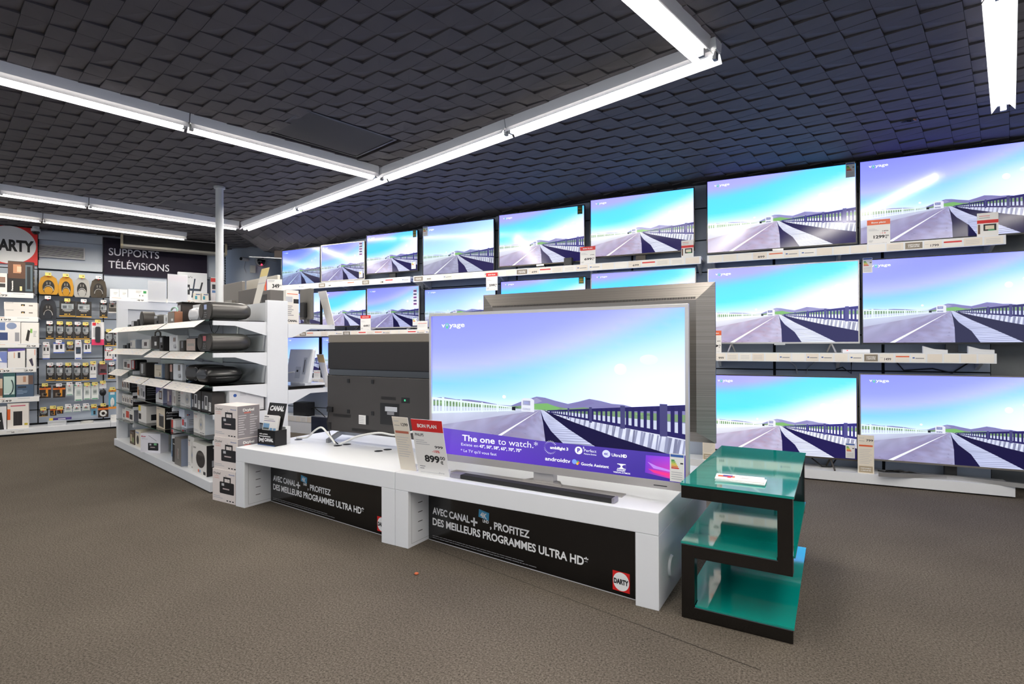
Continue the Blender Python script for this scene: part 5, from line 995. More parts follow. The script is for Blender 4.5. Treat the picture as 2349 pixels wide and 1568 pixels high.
def wstrip(label, x0, x1, xb0, xb1, z0, z1, v, tipc):
    # stands on the rear bracket shelf just past the gondola end and leans right
    m = MB(); m.prism(mat('f0ece8'), [(xb0, 0), (xb1, 0), (x1, z1 - z0), (x0, z1 - z0)], 0, .004); m.poly(tipc, [(x0 + .02 * (xb0 - x0), -.0006, (z1 - z0) * .98), (x0 + .25 * (xb0 - x0), -.0006, (z1 - z0) * .75), (x1 + .25 * (xb1 - x1), -.0006, (z1 - z0) * .75), (x1 + .02 * (xb1 - x1), -.0006, (z1 - z0) * .98)])
    o = m.build('price_strip'); o.location, o.rotation_euler.z = at(0, v, z0); return tag(o, label, 'price card')
wstrip('white price strip leaning at the end of the rear shelf, before the televisions', -.255, -.10, -.075, .055, 1.3912, 1.725, 1.07, mat('e2e0e2'))
wstrip('pale price strip with a golden tip leaning by the white monitor', -.21, -.08, -.045, .055, .7962, 1.11, 1.03, mat('d8b878'))
q = GD(-.64, .80); MB_ = thing('price_card', 'small white card reading 349 on top of the dark monitor box', 'price card', (q.x, q.y, 1.7416), GD.a + .8)
m = MB(); m.box(PAPER, -.085, .085, 0, .004, 0, .115); m.text(INK, '349', (-.01, Yf, .03), .038, .07, bold=2); m.text(INK, '99', (.062, Yf, .045), .018, .018); m.rectf(ORANGE, -.085, -.06, .0, .115, Yf); m.rectf(PURP, -.066, -.06, .0, .115, Yf * 2); lines(m, -.05, .02, .085, .105, Yf, 2); m.build('printed_sheet', MB_)
t_ = gth('monitor_box', 'dark grey upright computer tower at the right end over the gondola', 'computer', -.66, .72, 1.390); MB().box(mat('5a5653', .5), -.13, .13, 0, .20, 0, .35).build('casing', t_, bev=.006); MB().box(BLACKP, -.06, .06, -.002, 0, .22, .31).build('drive_bay', t_)
t_ = gth('monitor', 'white all in one monitor seen from behind on the lower rear shelf', 'monitor', -.14, .84, .8238, .05); m = MB(); P = [(-.28, .05), (.13, .0), (.13, .29), (-.28, .33)]
m.prism(mat('eef0f4', .3), rrect(-.30, .12, .02, .34, .012, 3), .0, .03); o = m.build('casing', t_, bev=.005); o.rotation_euler.x = -.16
m = MB(); m.rectf(mat('c6cad2'), -.02, .04, .10, .26, -.0008); m.rectf(BLACKP, .0, .012, .12, .24, -.0014); m.rectf(mat('d2d6dc'), -.14, -.05, .06, .17, -.0008); m.rectf(INK, -.12, -.09, .12, .14, -.0014); m.build('port_panel', o)
m = MB(); m.prism(mat('e6e8ee', .3), [(-.16, -.02), (.10, -.02), (.14, .16), (-.2, .16)], 0, .02, plane='xy'); m.build('stand', t_)
m = MB(); m.tube(CW, smooth([(-.11, -.01, .12), (-.2, -.04, .10), (-.27, -.03, .03), (-.34, .0, .005)]), .006); m.build('cable', t_)
t_ = gth('display_board', 'black slab carrying the white monitor on the lower rear shelf', 'display slab', -.36, .67, .7957); MB().box(BLACKG, -.32, .33, 0, .335, 0, .0275).build('slab', t_, bev=.003)
tag(MB().tube(CW, [GD(-.62, .455, 1.394), GD(-.63, .452, 1.30), GD(-.55, .448, 1.20), GD(-.47, .445, 1.154)], .006).build('white_cable'), 'white cable hanging down the gondola back between top shelves', 'cable')
# sheet signs standing on the gondola header
def sheet(label, v, w, h, c, tint):
    t = gth('sign_holder', label, 'sign', -L + .03, v, 1.7405, PI / 2); MB().box(PAPER, -w / 2, w / 2, 0, .003, .02, h).build('sheet', t); m = MB(); m.rectf(mat(tint), -w * .48, w * .48, h * .80, h * .97, Yf); m.rectf(mat(c), -w * .15, w * .12, h * .36, h * .55, Yf); m.build('print', t); m = MB(); m.box(CLEAR, -w * .52, w * .52, -.004, -.002, 0, h * 1.02); m.box(WHITE, -w * .5, w * .5, -.03, .02, 0, .004); m.build('clear_holder', t)
sheet('smaller white sheet in a clear holder on the far gondola end panel', .435, .19, .26, 'e2e0e2', 'f0efec')
sheet('larger pale pink headed sheet on the far gondola end panel', .665, .22, .36, 'd4ccd0', 'f2d4d8')
# ---------------------------------------------------------------- accessory slat wall
def wat(u, v, z, rz=0.0): p = SW(u, v, z); return (p.x, p.y, p.z), SW.a + rz
def wth(name, label, cat, u, v, z, group=None): l, a = wat(u, v, z); return thing(name, label, cat, l, a, group)
t = thing('wall_plinth', 'white base shelf along the foot of the slat wall', 'plinth', SW(0, 0), SW.a)
m = MB(); m.box(WHITE, -1.0, 1.17, 0, .41, .025, .088); m.box(WHITE, 1.173, 2.72, 0, .41, .025, .088); m.box(SLOT, -1, 2.72, .03, .41, 0, .0248); m.build('board', t)
for k, (a, c) in enumerate(((-.06, .05), (.055, .165), (.17, .285))):
    m = MB(); m.box(PAPER, a, c, -.0025, -.0005, .032, .080); m.rectf(LGREY, a + .01, c - .05, .06, .066, -.003)
    if k == 1: m.text(INK, '39', (a + .055, -.003, .042), .018, .03, bold=1)
    m.build('price_ticket', t)
def wall_rail(label, u0, u1, zt, h, prices, depth=.36):
    t = wth('wall_shelf', label, 'shelf', u0, .06, 0, 'white shelves on the slat wall'); w = u1 - u0
    MB().box(WSHELF, 0, w, .010, depth, zt - .02, zt).build('board', t); MB().box(WHITE, 0, w, 0, .01, zt - h, zt).build('ticket_rail', t)
    n = len(prices); d = w / n
    for k, p in enumerate(prices):
        m = MB(); a = k * d + .004; m.box(PAPER, a, a + d - .008, -.002, -.0003, zt - h + .006, zt - .006)
        if p: m.text(INK, p, (a + d * .45, -.0026, zt - h * .8), h * .35, d * .4, bold=1)
        m.rectf(mat('e8b09a') if k % 2 == 0 else LGREY, a + d * .1, a + d * .6, zt - h * .32, zt - h * .22, -.0026); m.build('price_ticket', t)
    return t
wall_rail('first white shelf of the left bay, black soundbar box on it', -.6, .325, 1.918, .07, ['', '299', '299', ''])
wall_rail('second white shelf of the left bay, two long white boxes on it', -.6, .376, 1.592, .066, ['', '199', '199', ''])
wall_rail('third white shelf of the left bay, pictured white boxes on it', -.6, .384, 1.232, .056, ['', '', '', '59'])
wall_rail('fourth white shelf of the left bay, tilted blue box on it', -.6, .355, .908, .066, ['', '', '139', '29'])
wall_rail('fifth white shelf of the left bay, teal box on it', -.6, .385, .512, .070, ['', '', '249', ''])
wall_rail('white shelf above the gondola end on the slat wall', 1.160, 2.70, 1.914, .06, ['', '49', '', '', '59', '', ''])
def wbox(label, u0, u1, v, z, h, d, body, art=None, side=None, group=None, lean=0.0, name='carton'):
    w = u1 - u0; m = MB(); m.box(mat(body, .5), -w / 2, w / 2, 0, d, 0, h)
    if side: m.rects(mat(side, .5), .001, d - .001, .001, h - .001, w / 2 + .0005)
    if art: art(m, w, h, d)
    o = m.build(name); o.location, o.rotation_euler.z = wat((u0 + u1) / 2, v, z); o.rotation_euler.y = lean
    return tag(o, label, 'box', group)
R_ = lambda m, c, x0, x1, z0, z1, k=1: m.rectf(mat(c) if isinstance(c, str) else c, x0, x1, z0, z1, Yf * k)
def a_sb(m, w, h, d):
    R_(m, '5a3a28', -w * .5, w * .18, h * .45, h * .98); R_(m, 'c08a68', -w * .3, -.0, h * .62, h * .9, 2); R_(m, 'e8c0a0', -w * .15, w * .02, h * .66, h * .84, 3); R_(m, '5a6a74', w * .18, w * .46, h * .05, h * .9); R_(m, '15181c', w * .24, w * .38, h * .12, h * .85, 2)
    m.text(PAPER, 'Panasonic', (-w * .30, Yf * 2, h * .05), w * .07, h * .32, ux=(0, 0, 1), uy=(-1, 0, 0), bold=2); R_(m, 'e8d8a0', -.01, w * .05, h * .06, h * .2, 2)
    for k, c in enumerate(('d83a3a', 'f0f0f0', '5a8ac8', 'f0c040', 'f0f0f0', 'f0f0f0')): m.rects(mat(c), d * .3, d * .7, h * (.86 - .13 * k), h * (.91 - .13 * k), w / 2 + .0006)
wbox('black soundbar box with a warm portrait photo on the top left shelf', .068, .325, .065, 1.9185, .42, .12, '141518', a_sb, '1c1a1c')
wbox('white box with a device picture at the left edge on the top left shelf', -.12, .06, .07, 1.9185, .25, .1, 'ece8e4', lambda m, w, h, d: (R_(m, '9a7a6a', -w * .4, w * .4, h * .5, h * .8), R_(m, '3a3a3a', w * .0, w * .4, h * .25, h * .45)))
for k, (u0, u1, z) in enumerate(((.034, .364, 1.5925), (.030, .366, 1.6905))):
    wbox(('lower' if k == 0 else 'upper') + ' long white box of the pair on the second left shelf', u0, u1, .065, z, .0972, .2, 'ebe6e0', lambda m, w, h, d: (R_(m, '2a2620', -.0, w * .12, h * .5, h * .75), R_(m, 'c8a050', w * .03, w * .08, h * .5, h * .62, 2), R_(m, '8a8078', w * .24, w * .36, h * .5, h * .66), lines(m, -w * .46, -w * .2, h * .8, h * .95, Yf, 1)), group='long white boxes')
wbox('white box with blue gadget pictures on the third left shelf', -.06, .194, .065, 1.2325, .295, .1, 'f0ecea', lambda m, w, h, d: (R_(m, '6a80b0', -w * .5, -w * .1, h * .6, h * .95), R_(m, '3a4a7a', -w * .4, w * .0, h * .15, h * .5), m.poly(mat('8a98b8'), [(w * .15 + a, Yf, h * .8 + c) for a, c in ellipse(0, 0, w * .2, h * .15, 18)]), R_(m, '9a9aa0', w * .28, w * .45, h * .1, h * .5)))
wbox('white box with a black hard drive and green patch on the third left shelf', .20, .378, .065, 1.2325, .285, .1, 'f1eee8', lambda m, w, h, d: (m.poly(mat('2a2622'), [(-w * .25, Yf, h * .15), (-w * .08, Yf, h * .1), (w * .02, Yf, h * .6), (-w * .12, Yf, h * .66)]), R_(m, '8ac060', w * .02, w * .14, h * .5, h * .7), lines(m, w * .2, w * .42, h * .3, h * .6, Yf, 5)))
wbox('tilted blue and white box at the left edge of the fourth left shelf', -.10, .060, .07, .9085, .22, .03, 'e6e6f0', lambda m, w, h, d: (m.poly(mat('7a8ac8'), [(-w * .5, Yf, h * .4), (w * .5, Yf, h * .3), (w * .5, Yf, h * .98), (-w * .5, Yf, h * .98)]), m.poly(PAPER, [(-w * .5, Yf * 2, h * .45), (w * .2, Yf * 2, h * .4), (-w * .1, Yf * 2, h * .95), (-w * .5, Yf * 2, h * .95)])))
wbox('white box with violet top band on the fourth left shelf', .068, .239, .065, .9085, .255, .1, 'efece8', lambda m, w, h, d: (m.poly(mat('5a4a9a'), [(-w * .5, Yf, h * .84), (w * .5, Yf, h * .9), (w * .5, Yf, h), (-w * .5, Yf, h)]), R_(m, '2a2c3a', w * .08, w * .22, h * .5, h * .8), R_(m, 'e0a080', -w * .15, -w * .1, h * .5, h * .8)))
wbox('white box with slanted dark device on the fourth left shelf', .255, .350, .065, .9085, .255, .1, 'efece8', lambda m, w, h, d: (m.poly(mat('3a3448'), [(w * .1, Yf, h * .05), (w * .25, Yf, h * .1), (w * .1, Yf, h * .5), (-w * .25, Yf, h * .4)]), R_(m, 'e06a40', w * .36, w * .42, h * .65, h * .95)))
wbox('photo printed box at the left edge of the fifth left shelf', -.12, .016, .065, .5125, .25, .1, 'd8c0a8', lambda m, w, h, d: (R_(m, '8a5a40', w * .1, w * .5, h * .1, h * .5),))
wbox('teal headphone box with white round on the fifth left shelf', .021, .142, .065, .5125, .325, .1, '2f5a5c', lambda m, w, h, d: (R_(m, 'c6dcd4', -w * .44, w * .44, h * .12, h * .86), m.tube(mat('1f3a40'), [(w * .36 * math.cos(a) - w * .02, -.004, h * .45 + h * .32 * math.sin(a)) for a in [-PI / 2.2 + PI * i / 1.2 / 12 for i in range(12)]], .006, 6), R_(m, 'e8f0f4', -w * .4, w * .1, h * .12, h * .16, 2)))
wbox('slate blue headphone box with a portrait photo on the fifth left shelf', .150, .326, .065, .5125, .32, .1, '4a5f78', lambda m, w, h, d: (R_(m, 'd8c8bc', -w * .48, w * .2, h * .52, h * .9), R_(m, 'b88a70', -w * .1, w * .06, h * .62, h * .86, 2), R_(m, '6a5248', w * .2, w * .48, h * .52, h * .9), R_(m, '2a2a30', -w * .4, w * .08, h * .38, h * .44), lines(m, -w * .44, w * .2, h * .1, h * .3, Yf, 4, 1, mat('9ab0c8'))))
wbox('black and white diagonal box at the left edge on the base shelf', -.10, .054, .07, .0885, .305, .1, 'eceaec', lambda m, w, h, d: (m.poly(INK, [(-w * .5, Yf, 0), (w * .35, Yf, 0), (w * .2, Yf, h * .75), (-w * .5, Yf, h * .7)]), m.poly(PAPER, [(-w * .3, Yf * 2, h * .3), (w * .1, Yf * 2, h * .35), (w * .15, Yf * 2, h * .4), (-w * .3, Yf * 2, h * .5)])))
wbox('white box with orange tab and black device on the base shelf', .063, .276, .07, .0885, .34, .1, 'f0e9e0', lambda m, w, h, d: (R_(m, 'e8662a', -w * .5, -w * .36, h * .36, h * .78), R_(m, '2a2626', -w * .22, w * .2, h * .12, h * .68), R_(m, '3a3636', -w * .02, w * .0, h * .12, h * .68, 2), R_(m, 'c8506a', -w * .35, w * .35, h * .88, h * .92), R_(m, 'c8b030', w * .3, w * .46, h * .12, h * .2)))
for k, (u0, u1) in enumerate(((1.165, 1.271), (1.276, 1.372), (1.668, 1.735))):
    wbox('small white box on the shelf above the gondola, %s' % ('leftmost', 'second from the left', 'right of the green labelled one')[k], u0, u1, .10, 1.9145, .115, .15, 'eeeae6', lambda m, w, h, d: (lines(m, -w * .1, w * .4, h * .3, h * .6, Yf, 3),), group='small white boxes on the slat wall shelf')
wbox('long white lamp box with a green square on the shelf above the gondola', 1.38, 1.655, .10, 1.9145, .125, .15, 'f0ece8', lambda m, w, h, d: (R_(m, '2f9050', w * .18, w * .32, h * .55, h * .85), lines(m, -w * .15, w * .14, h * .55, h * .85, Yf, 3), R_(m, '5a5a5a', w * .0, w * .04, h * .2, h * .35), R_(m, '5a5a5a', w * .14, w * .18, h * .2, h * .35)))
def a_mount(m, w, h, d):
    D = mat('2c3a4e'); m.text(mat('3a4a60'), 'vogel\'s', (-w * .36, Yf, h * .80), h * .07, w * .34, shear=.3); m.poly(D, [(-.02, Yf, h * .1), (.0, Yf, h * .1), (w * .10, Yf, h * .78), (w * .05, Yf, h * .78)]); R_(m, '2c3a4e', -w * .18, w * .24, h * .34, h * .42, 2); R_(m, '20242c', -w * .26, -w * .10, h * .2, h * .56, 3); R_(m, 'e8ecf2', -w * .2, -w * .13, h * .38, h * .46, 4); m.poly(mat('20242c'), [(w * .22, Yf * 3, h * .34), (w * .28, Yf * 3, h * .34), (w * .36, Yf * 3, h * .66), (w * .3, Yf * 3, h * .66)])
wbox('large white bracket box showing a wall mount arm, right of the banner', 2.02, 2.42, .16, 1.9145, .44, .12, 'e9ecf2', a_mount)
wbox('white bracket box with a red top band behind the pole', 2.475, 2.66, .18, 1.9145, .39, .12, 'ece8ec', lambda m, w, h, d: (R_(m, 'd83a3a', -w * .5, w * .4, h * .80, h * .96), R_(m, '3a3a40', -w * .4, -w * .1, h * .5, h * .7), R_(m, '5a80b8', -w * .4, w * .1, h * .35, h * .45)))
for k in range(2): wbox('small cream and teal box by the pole, %s' % ('left' if k == 0 else 'right'), 2.22 + .11 * k, 2.32 + .11 * k, .065, 1.9145, .11, .08, 'efe9dc', lambda m, w, h, d: (R_(m, '3a9ab0', -w * .3, w * .0, h * .1, h * .6), R_(m, '4a6aa0', -w * .2, w * .4, h * .75, h * .88)), group='cream and teal small boxes')
# ---- hanging packs, one hook and one ticket each
HOOK = mat('c8ccd0', .3, metal=.9)
def hook_and_tag(t, w, h, col):
    m = MB(); m.tube(HOOK, [(0, .20, h - .012), (0, -.02, h - .012), (0, -.045, h + .004)], .0022, 6); m.build('hook', t)
    m = MB(); c = mat('f0dc7a', .6) if col == 'y' else mat('efecee', .6); m.box(c, -.032, .032, -.0475, -.0455, h - .012, h + .032); m.rectf(GREY, -.02, .0, h + .014, h + .018, -.0479); m.rectf(INK, .005, .024, h + .008, h + .018, -.0479); m.build('price_tag', t)
    MB().ball(mat('d82c2c'), (.0, -.046, h - .02), .008, 8).build('stopper', t)
def pack(kind, label, u0, u1, z0, z1, col, group):
    w, h = u1 - u0, z1 - z0; t = wth('hanging_pack', label, 'hanging pack', (u0 + u1) / 2, .22, z0, group); m = MB(); D = .022
    def cardb(body, *rs):
        m.box(mat(body, .45), -w / 2, w / 2, 0, D if kind[0] == 'j' else .006, 0, h)
        for c, a0, a1, c0, c1 in rs: m.rectf(mat(c, .45), -w / 2 + a0 * w, -w / 2 + a1 * w, c0 * h, c1 * h, Yf)
    if kind.startswith('j'):
        cardb('1f1b19', ('e2ae3c', 0, 1, 0, .055), ('aab0b4', .12, .88, .48, .82), ('5a6068', .2, .45, .52, .7), ('e8eaec', .55, .8, .52, .72), ('d8d8d8', .2, .8, .40, .44), ('b8b8b8', .3, .7, .33, .36), ('d8a83a', .3, .5, .12, .17), ('d8a83a', .58, .66, .12, .18)); m.text(PAPER, 'JVC', (0, Yf * 2, h * .88), h * .05, w * .3, bold=2, al='c')
    elif kind == 'remote': cardb('f0eef0', ('e83a6a', 0, 1, 0, .25), ('e83040', .06, .34, .84, .97), ('c8c8cc', .1, .4, .35, .75)); m.prism(mat('26282e'), rrect(-.03 * 1, .03, h * .12, h * .80, .02, 4), -.018, .0)
    elif kind == 'white_plugs': cardb('eceaea', ('3a56a8', 0, 1, 0, .07), ('3a56a8', 0, .6, .93, 1), ('2a2a30', .16, .36, .56, .78), ('2a2a30', .62, .84, .56, .78), ('9a9a9a', .1, .9, .3, .34))
    elif kind == 'red_plugs': cardb('f0eaea', ('d83030', 0, 1, 0, .1), ('d83030', 0, 1, .88, 1), ('2a2a2a', .28, .42, .4, .75), ('2a2a2a', .62, .76, .4, .75))
    elif kind == 'white_blue': cardb('ecedf4', ('3a56b0', 0, 1, 0, .1), ('3a56b0', 0, 1, .86, 1), ('2c2c34', .2, .45, .35, .75), ('2c2c34', .6, .8, .4, .8))
    elif kind == 'white_blue_tall': cardb('ecedf4', ('3a56b0', .1, .9, .02, .08), ('2e3440', .15, .85, .32, .72), ('6a80a0', .25, .75, .4, .6))
    elif kind == 'green': cardb('eef2ee', ('1f9a6a', .1, .9, .02, .07), ('1f9a6a', 0, .3, .9, 1), ('d0d8d4', .2, .8, .3, .7), ('b8c4c0', .3, .7, .4, .6))
    elif kind == 'orange': cardb('33261f', ('f07a2a', 0, 1, .66, .80), ('f0a030', .55, .75, .1, .66), ('8a7a6a', .2, .6, .12, .4)); m.ball(mat('1a1816'), (0, -.008, h * .3), min(w, h) * .16, 10)
    elif kind == 'cable_dark': cardb('4a3640', ('a83a40', .2, 1, .0, .12), ('7a5a60', .2, 1, .3, .9), ('2a2226', .3, .9, .2, .5))
    elif kind == 'darkcard': cardb('4a4640', ('b8b0a4', .1, .9, .5, .9), ('e8e4e0', 0, 1, 0, .1), ('2a2624', .2, .6, .55, .8))
    elif kind == 'mouse': m.box(mat('f0f0f4'), -w / 2, w / 2, .0, .004, h * .58, h); m.rectf(BLUE, -w * .5, -w * .2, h * .9, h * .99, Yf); m.ball(mat('1c1c20', .3), (0, -.006, h * .28), w * .5, 14, sz=1.25, sy=.5)
    elif kind == 'bluecard': cardb('6aa0bc', ('e8a030', 0, 1, .75, .95), ('2a2c34', .4, .8, .1, .5))
    elif kind in ('orange_coil', 'blue_coil'):
        cardb('33261f' if kind[0] == 'o' else '58a8c4', *((('f07a2a', 0, 1, .62, .78),) if kind[0] == 'o' else (('f09a3a', 0, 1, 0, .12), ('f0a040', 0, 1, .86, 1), ('e8f0f4', .2, .8, .72, .84))))
        rx, rz_ = (w * .32, h * .24) if kind[0] == 'o' else (w * .22, h * .22)
        for q in range(3): m.tube(mat('eeece8'), [((rx - q * .007) * math.cos(a), -.008 - q * .003, h * .34 + (rz_ - q * .007) * math.sin(a)) for a in [2 * PI * i / 20 for i in range(21)]], .0055, 6)
    o = m.build('card', t)
    if kind.startswith('blister'):
        c = {'gold': 'c8922e', 'silver': 'b4b2ae', 'black': '4a4238', 'blue': '34363c'}[kind[8:]]
        m2 = MB(); out = [(-w * .42, 0), (w * .42, 0), (w * .5, h * .12), (w * .5, h * .5), (w * .40, h * .85), (w * .18, h * .99), (-w * .18, h * .99), (-w * .40, h * .85), (-w * .5, h * .5), (-w * .5, h * .12)]
        m2.prism(mat(c, .35, metal=.4), out, .0, .03); m2.build('backing', t)
        m2 = MB(); m2.prism(mat('16120e', .4), [(x * .62, h * .05 + z * .72) for x, z in [(a / 1, c2) for a, c2 in ellipse(0, h * .45, w * .5, h * .52, 22)]], -.004, .0); m2.build('window', t)
        m2 = MB(); m2.prism(mat(c, .3, metal=.4), [(a, c2) for a, c2 in ellipse(0, h * .20, w * .22, h * .20, 18)], -.010, -.004); m2.tube(mat('d0ccc8', .3, metal=.6), [(w * .25 * math.cos(a), -.008, h * .2 + h * .25 * math.sin(a)) for a in [PI * i / 12 for i in range(13)]], .004, 6)
        for sx in (-.08, .08): m2.box(mat('8a8680', .4, metal=.6), w * sx - .006, w * sx + .006, -.012, -.004, h * .52, h * .64)
        m2.build('coiled_cable', t)
    hook_and_tag(t, w, h, col)
    return t
ROWS = [
 ('top row of packs', [('blister_gold', .367, .576, 1.921, 2.19, 'y', 'gold rounded cable blister'), ('blister_gold', .578, .745, 1.905, 2.188, 'y', 'narrower gold rounded cable blister'), ('blister_silver', .749, .931, 1.898, 2.186, 'y', 'silver rounded cable blister'), ('blister_black', .935, 1.125, 1.902, 2.183, 'w', 'dark rounded cable blister')]),
 ('second row of packs', [('blister_blue', .375, .56, 1.571, 1.865, 'w', 'rounded black and blue cable blister'), ('jwide', .588, .767, 1.617, 1.839, 'y', 'wide black pack with yellow foot'), ('jwide', .773, .948, 1.612, 1.837, 'w', 'wide black pack with yellow foot'), ('j', 1.042, 1.135, 1.613, 1.836, 'w', 'narrow black pack with yellow foot'), ('darkcard', 1.146, 1.25, 1.685, 1.836, 'w', 'dark pack with a white lower edge')]),
 ('third row of packs', [('j', .444, .527, 1.3, 1.515, 'w', 'black pack with yellow foot'), ('j', .55, .643, 1.297, 1.512, 'y', 'black pack with yellow foot'), ('j', .652, .743, 1.293, 1.508, 'y', 'black pack with yellow foot'), ('j', .748, .836, 1.293, 1.51, 'w', 'black pack with yellow foot'), ('j', .839, .925, 1.293, 1.506, 'y', 'black pack with yellow foot'), ('remote', .950, 1.094, 1.208, 1.546, 'y', 'white and pink remote control pack'), ('j', 1.102, 1.201, 1.195, 1.41, 'y', 'black pack with yellow foot hung lower'), ('j', 1.205, 1.275, 1.195, 1.399, 'w', 'black pack with yellow foot hung lower')]),
 ('fourth row of packs', [('white_plugs', .408, .486, 1.012, 1.221, 'w', 'white pack with two black plugs'), ('white_blue', .524, .645, 1.095, 1.249, 'w', 'wide white and blue pack'), ('jsmall', .663, .752, 1.128, 1.226, 'y', 'small black pack with yellow foot'), ('white_blue_tall', .759, .838, 1.005, 1.249, 'w', 'tall white and blue pack'), ('white_blue', .859, .944, 1.091, 1.249, 'y', 'small white and blue pack'), ('red_plugs', 1.104, 1.194, .987, 1.142, 'w', 'white and red pack with two plugs'), ('white_blue', 1.209, 1.275, .979, 1.129, 'y', 'white and blue pack half hidden by the gondola')]),
 ('fifth row of packs', [('j', .445, .54, .711, .932, 'w', 'black pack with yellow foot'), ('j', .547, .636, .706, .929, 'w', 'black pack with yellow foot'), ('j', .643, .734, .701, .927, 'y', 'black pack with yellow foot'), ('j', .742, .832, .698, .924, 'w', 'black pack with yellow foot'), ('j', .837, .926, .7, .922, 'y', 'black pack with yellow foot'), ('white_plugs', .929, 1.005, .714, .943, 'y', 'white pack with blue foot'), ('cable_dark', 1.021, 1.127, .775, .941, 'y', 'dark reddish pack with a cable photo'), ('j', 1.139, 1.228, .711, .926, 'w', 'black pack with yellow foot by the gondola')]),
 ('sixth row of packs', [('orange', .375, .498, .471, .646, 'y', 'brown pack with orange band'), ('orange', .52, .654, .467, .638, 'w', 'wider brown pack with orange band'), ('green', .663, .739, .495, .65, 'w', 'short white pack with green foot'), ('green', .757, .845, .408, .646, 'w', 'long white pack with green foot'), ('green', .859, .937, .419, .635, 'y', 'long white pack with green foot'), ('green', .946, 1.03, .419, .639, 'y', 'long white pack with green foot'), ('mouse', 1.039, 1.121, .455, .656, 'y', 'black rounded gadget under a white card'), ('blue_coil', 1.148, 1.238, .263, .556, 'y', 'blue and orange pack with a white cable coil')]),
 ('lowest row of packs', [('jsmall', .374, .466, .213, .314, 'y', 'small black pack'), ('orange', .488, .557, .216, .329, 'y', 'small brown and orange pack'), ('orange', .564, .632, .238, .313, 'y', 'tiny brown and orange pack'), ('green', .645, .727, .254, .341, 'w', 'small white and green pack'), ('green', .739, .825, .253, .334, 'w', 'small white and green pack'), ('green', .843, .928, .262, .338, 'w', 'small white and green pack'), ('bluecard', .944, 1.009, .185, .32, 'y', 'pale blue card'), ('orange_coil', 1.025, 1.146, .147, .324, 'y', 'brown and orange pack with a white cable ring')])]
for row, items in ROWS:
    for k, (kind, u0, u1, z0, z1, col, lb) in enumerate(items): pack(kind, '%s, %s in the %s' % (lb, ORD[k], row), u0, u1, z0, z1, col, row)
t_ = wth('tray', 'clear plastic tray of white bits on the base shelf', 'tray', .57, .12, .0885); MB().box(CLEAR, -.1, .1, 0, .002, 0, .07).build('front', t_); m = MB(); m.box(CLEAR, -.1, -.098, .002, .14, 0, .07); m.box(CLEAR, .098, .1, .002, .14, 0, .07); m.box(CLEAR, -.1, .1, .002, .14, 0, .003); m.build('shell', t_)
for k in range(6):
    o = MB().box(PAPER, -.025, .025, -.018, .018, 0, .01).build('white_adapter', bev=.003); o.location, o.rotation_euler.z = wat(.53 + .02 * (k % 4), .155 + .055 * (k % 2), .0918 + .0102 * (k // 2), .5 * k); tag(o, 'small white plastic adapter lying in the clear tray', 'adapter', 'white adapters in the clear tray')
o = MB().box(PURP, -.115, .085, 0, .05, 0, .028); o.box(YEL, -.155, -.115, .0, .05, 0, .028); o.rectf(PAPER, -.06, .02, .008, .02, Yf); o = o.build('flat_box'); o.location, o.rotation_euler.z = wat(.64, .14, .1592); tag(o, 'flat purple and yellow box resting on the clear tray', 'box')
o = MB()
for k in range(3): o.tube(mat('d8d6d0'), [(.07 * math.cos(a), .05 * math.sin(a), .006 + .009 * k) for a in [2 * PI * i / 24 for i in range(25)]], .005, 6)
o = o.build('cable_coil'); o.location, o.rotation_euler.z = wat(.90, .16, .0885); tag(o, 'pale cable coil lying on the white base shelf', 'cable')
for k in range(3):
    o = MB().prism(mat('efede8'), rrect(-.10, .10, -.05, .05, .04, 5), 0, .028, plane='xy').build('router'); o.location, o.rotation_euler.z = wat(1.27, .2, .0885 + .029 * k); tag(o, ('lowest', 'middle', 'top')[k] + ' white rounded case of the pile beside the gondola foot', 'case', 'white cases on the base shelf')
# ---- signs and fittings on the slat wall
t_ = wth('banner_sign', 'dark violet banner sign with pale two line lettering', 'sign', 1.088, .385, 2.265); m = MB(); m.box(mat('1b1526', .65, spec=.2), 0, 1.36, 0, .012, 0, .555); TX = mat('d9d9e4', .45)
m.text(TX, 'SUPPORTS', (.062, Yf, .297), .112, .635, bold=.3); m.text(TX, 'T\u00c9L\u00c9ViSiONS', (.057, Yf, .105), .112, .775, bold=.3); m.build('board', t_)
t_ = wth('round_logo_sign', 'red sign with white round and bold black lettering at left', 'sign', -.262, .385, 2.335); m = MB(); m.box(DR, 0, .604, 0, .012, 0, .52); m.poly(WTXT, [(a, Yf, c) for a, c in ellipse(.312, .265, .277, .26, 44)]); m.text(INK, 'DARTY', (.105, Yf * 2, .185), .150, .460, bold=2.6); m.build('board', t_)
t_ = wth('air_grille', 'recessed air grille between pale panels beside the red sign', 'air vent', .352, .36, 2.42); m = MB(); m.box(SLATW, 0, .725, .10, .13, 0, .30); m.build('backboard', t_)
m = MB(); m.box(LGREY, .0, .515, .06, .10, .045, .06); m.box(LGREY, .0, .515, .06, .10, .21, .225); m.box(LGREY, .5, .515, .06, .10, .06, .21); m.box(SLOT, 0, .5, .09, .0999, .06, .21); m.build('frame', t_)
m = MB()
for k in range(11): m.box(LGREY, 0, .5, .065, .085, .064 + .0135 * k, .070 + .0135 * k)
m.build('louvres', t_)
for z0, z1, lb in ((2.71, 2.83, 'pale blank panel above the air grille'), (2.298, 2.412, 'pale blank panel below the air grille')):
    o = MB().box(mat('b4bcc8', .5), 0, .722, 0, .05, 0, z1 - z0).build('blank_panel'); o.location, o.rotation_euler.z = wat(.352, .37, z0); tag(o, lb, 'panel', 'blank panels round the air grille')
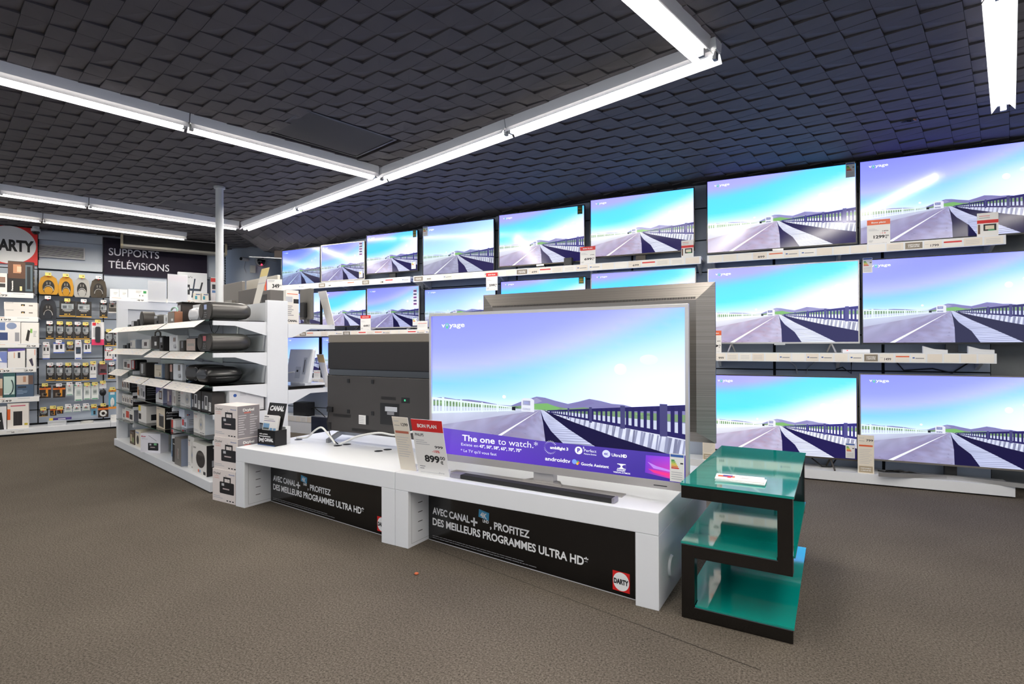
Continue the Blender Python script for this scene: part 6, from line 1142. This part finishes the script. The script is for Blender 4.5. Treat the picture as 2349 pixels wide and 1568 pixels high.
t_ = wth('air_curtain', 'long dark air curtain unit with beige ends under the ceiling', 'air curtain', 1.29, .06, 2.665); BEIG = mat('cfc3a6', .5); m = MB(); m.box(mat('0d0c0e', .5), .03, 1.37, .0, .2, .03, .165); m.build('intake', t_)
MB().box(mat('b9b5ac', .45), .03, 1.37, -.02, .22, .0, .03).build('outlet', t_); MB().box(mat('a9a8a6', .45), .03, 1.37, -.004, .22, .165, .18).build('top_edge', t_)
for x in (0, 1.37): MB().prism(BEIG, rrect(-.03, .23, -.005, .185, .03, 4), x, x + .03, plane='yz').build('end_cap', t_)
for u in (.2, 1.2): MB().box(BEIG, u - .012, u + .012, .08, .12, .1805, .203).build('ceiling_bracket', t_)
# ---- cameras and box on the column and wall
def dome(label, p, r=.05):
    t = thing('dome_camera', label, 'camera', p); MB().cyl(mat('e6e8ea'), (0, 0, .0), r * 1.15, .035).build('base', t); MB().ball(mat('15161a', .1), (0, 0, .0), r, 16).build('lens_dome', t); return t
q = SW(.33, .30); t_ = dome('white dome camera at the top corner of the red sign', (q.x, q.y, 2.80), .045); MB().box(mat('e6e8ea'), -.03, .03, -.03, .03, .035, .0695).build('mount', t_)
d_ = Vector((0 - cx, 0 - cy, 0)).normalized(); s_ = Vector((-d_.y, d_.x, 0))
def colp(off, z): 
    q = Vector((cx, cy, 0)) + s_ * off; return Vector((q.x, q.y, z)) + d_ * math.sqrt(max(0.01, .52 ** 2 - off * off))
ca = math.atan2(d_.y, d_.x) + PI / 2
t_ = thing('dome_camera', 'silver dome camera with red lamp on the round column', 'camera', colp(.095, 2.67), ca); MB().cyl(SILV, (0, .03, 0), .10, -.07, 'y', 28, .085).build('base', t_); MB().ball(mat('1a1a20', .1), (.01, -.045, 0), .07, 16).build('lens_dome', t_); MB().ball(mat('ff3a5a', emit=3), (.015, -.10, -.065), .014, 8).build('lamp', t_)
t_ = thing('bullet_camera', 'small white bullet camera left of the silver dome on the column', 'camera', colp(-.15, 2.69), ca); MB().tube(mat('e8eaec'), [(.04, -.02, .0), (-.06, -.12, -.005)], .034, 14).build('body', t_); MB().tube(BLACKP, [(-.058, -.118, -.005), (-.064, -.125, -.005)], .028, 12).build('lens', t_); m = MB(); m.tube(mat('e8eaec'), [(.04, -.02, 0), (.06, .035, .0)], .014, 8); m.tube(LGREY, [(.0, -.03, -.03), (-.02, -.01, -.14), (.02, .0, -.24)], .005, 6); m.build('mount', t_)
t_ = thing('junction_box', 'small pale junction box below the cameras on the column', 'box', colp(-.03, 2.46), ca); MB().box(mat('d9d9d2'), -.045, .045, -.035, .03, 0, .13).build('casing', t_, bev=.004)
tag(MB().tube(mat('c9ccd0'), [colp(.22, 2.78) + d_ * .012, colp(.36, 2.70) + d_ * .03, Vector((-6.95, 5.50, 2.50)), Vector((-6.37, 5.615, 2.45))], .007).build('white_cable'), 'thin pale cable running from the column to the televisions', 'cable')
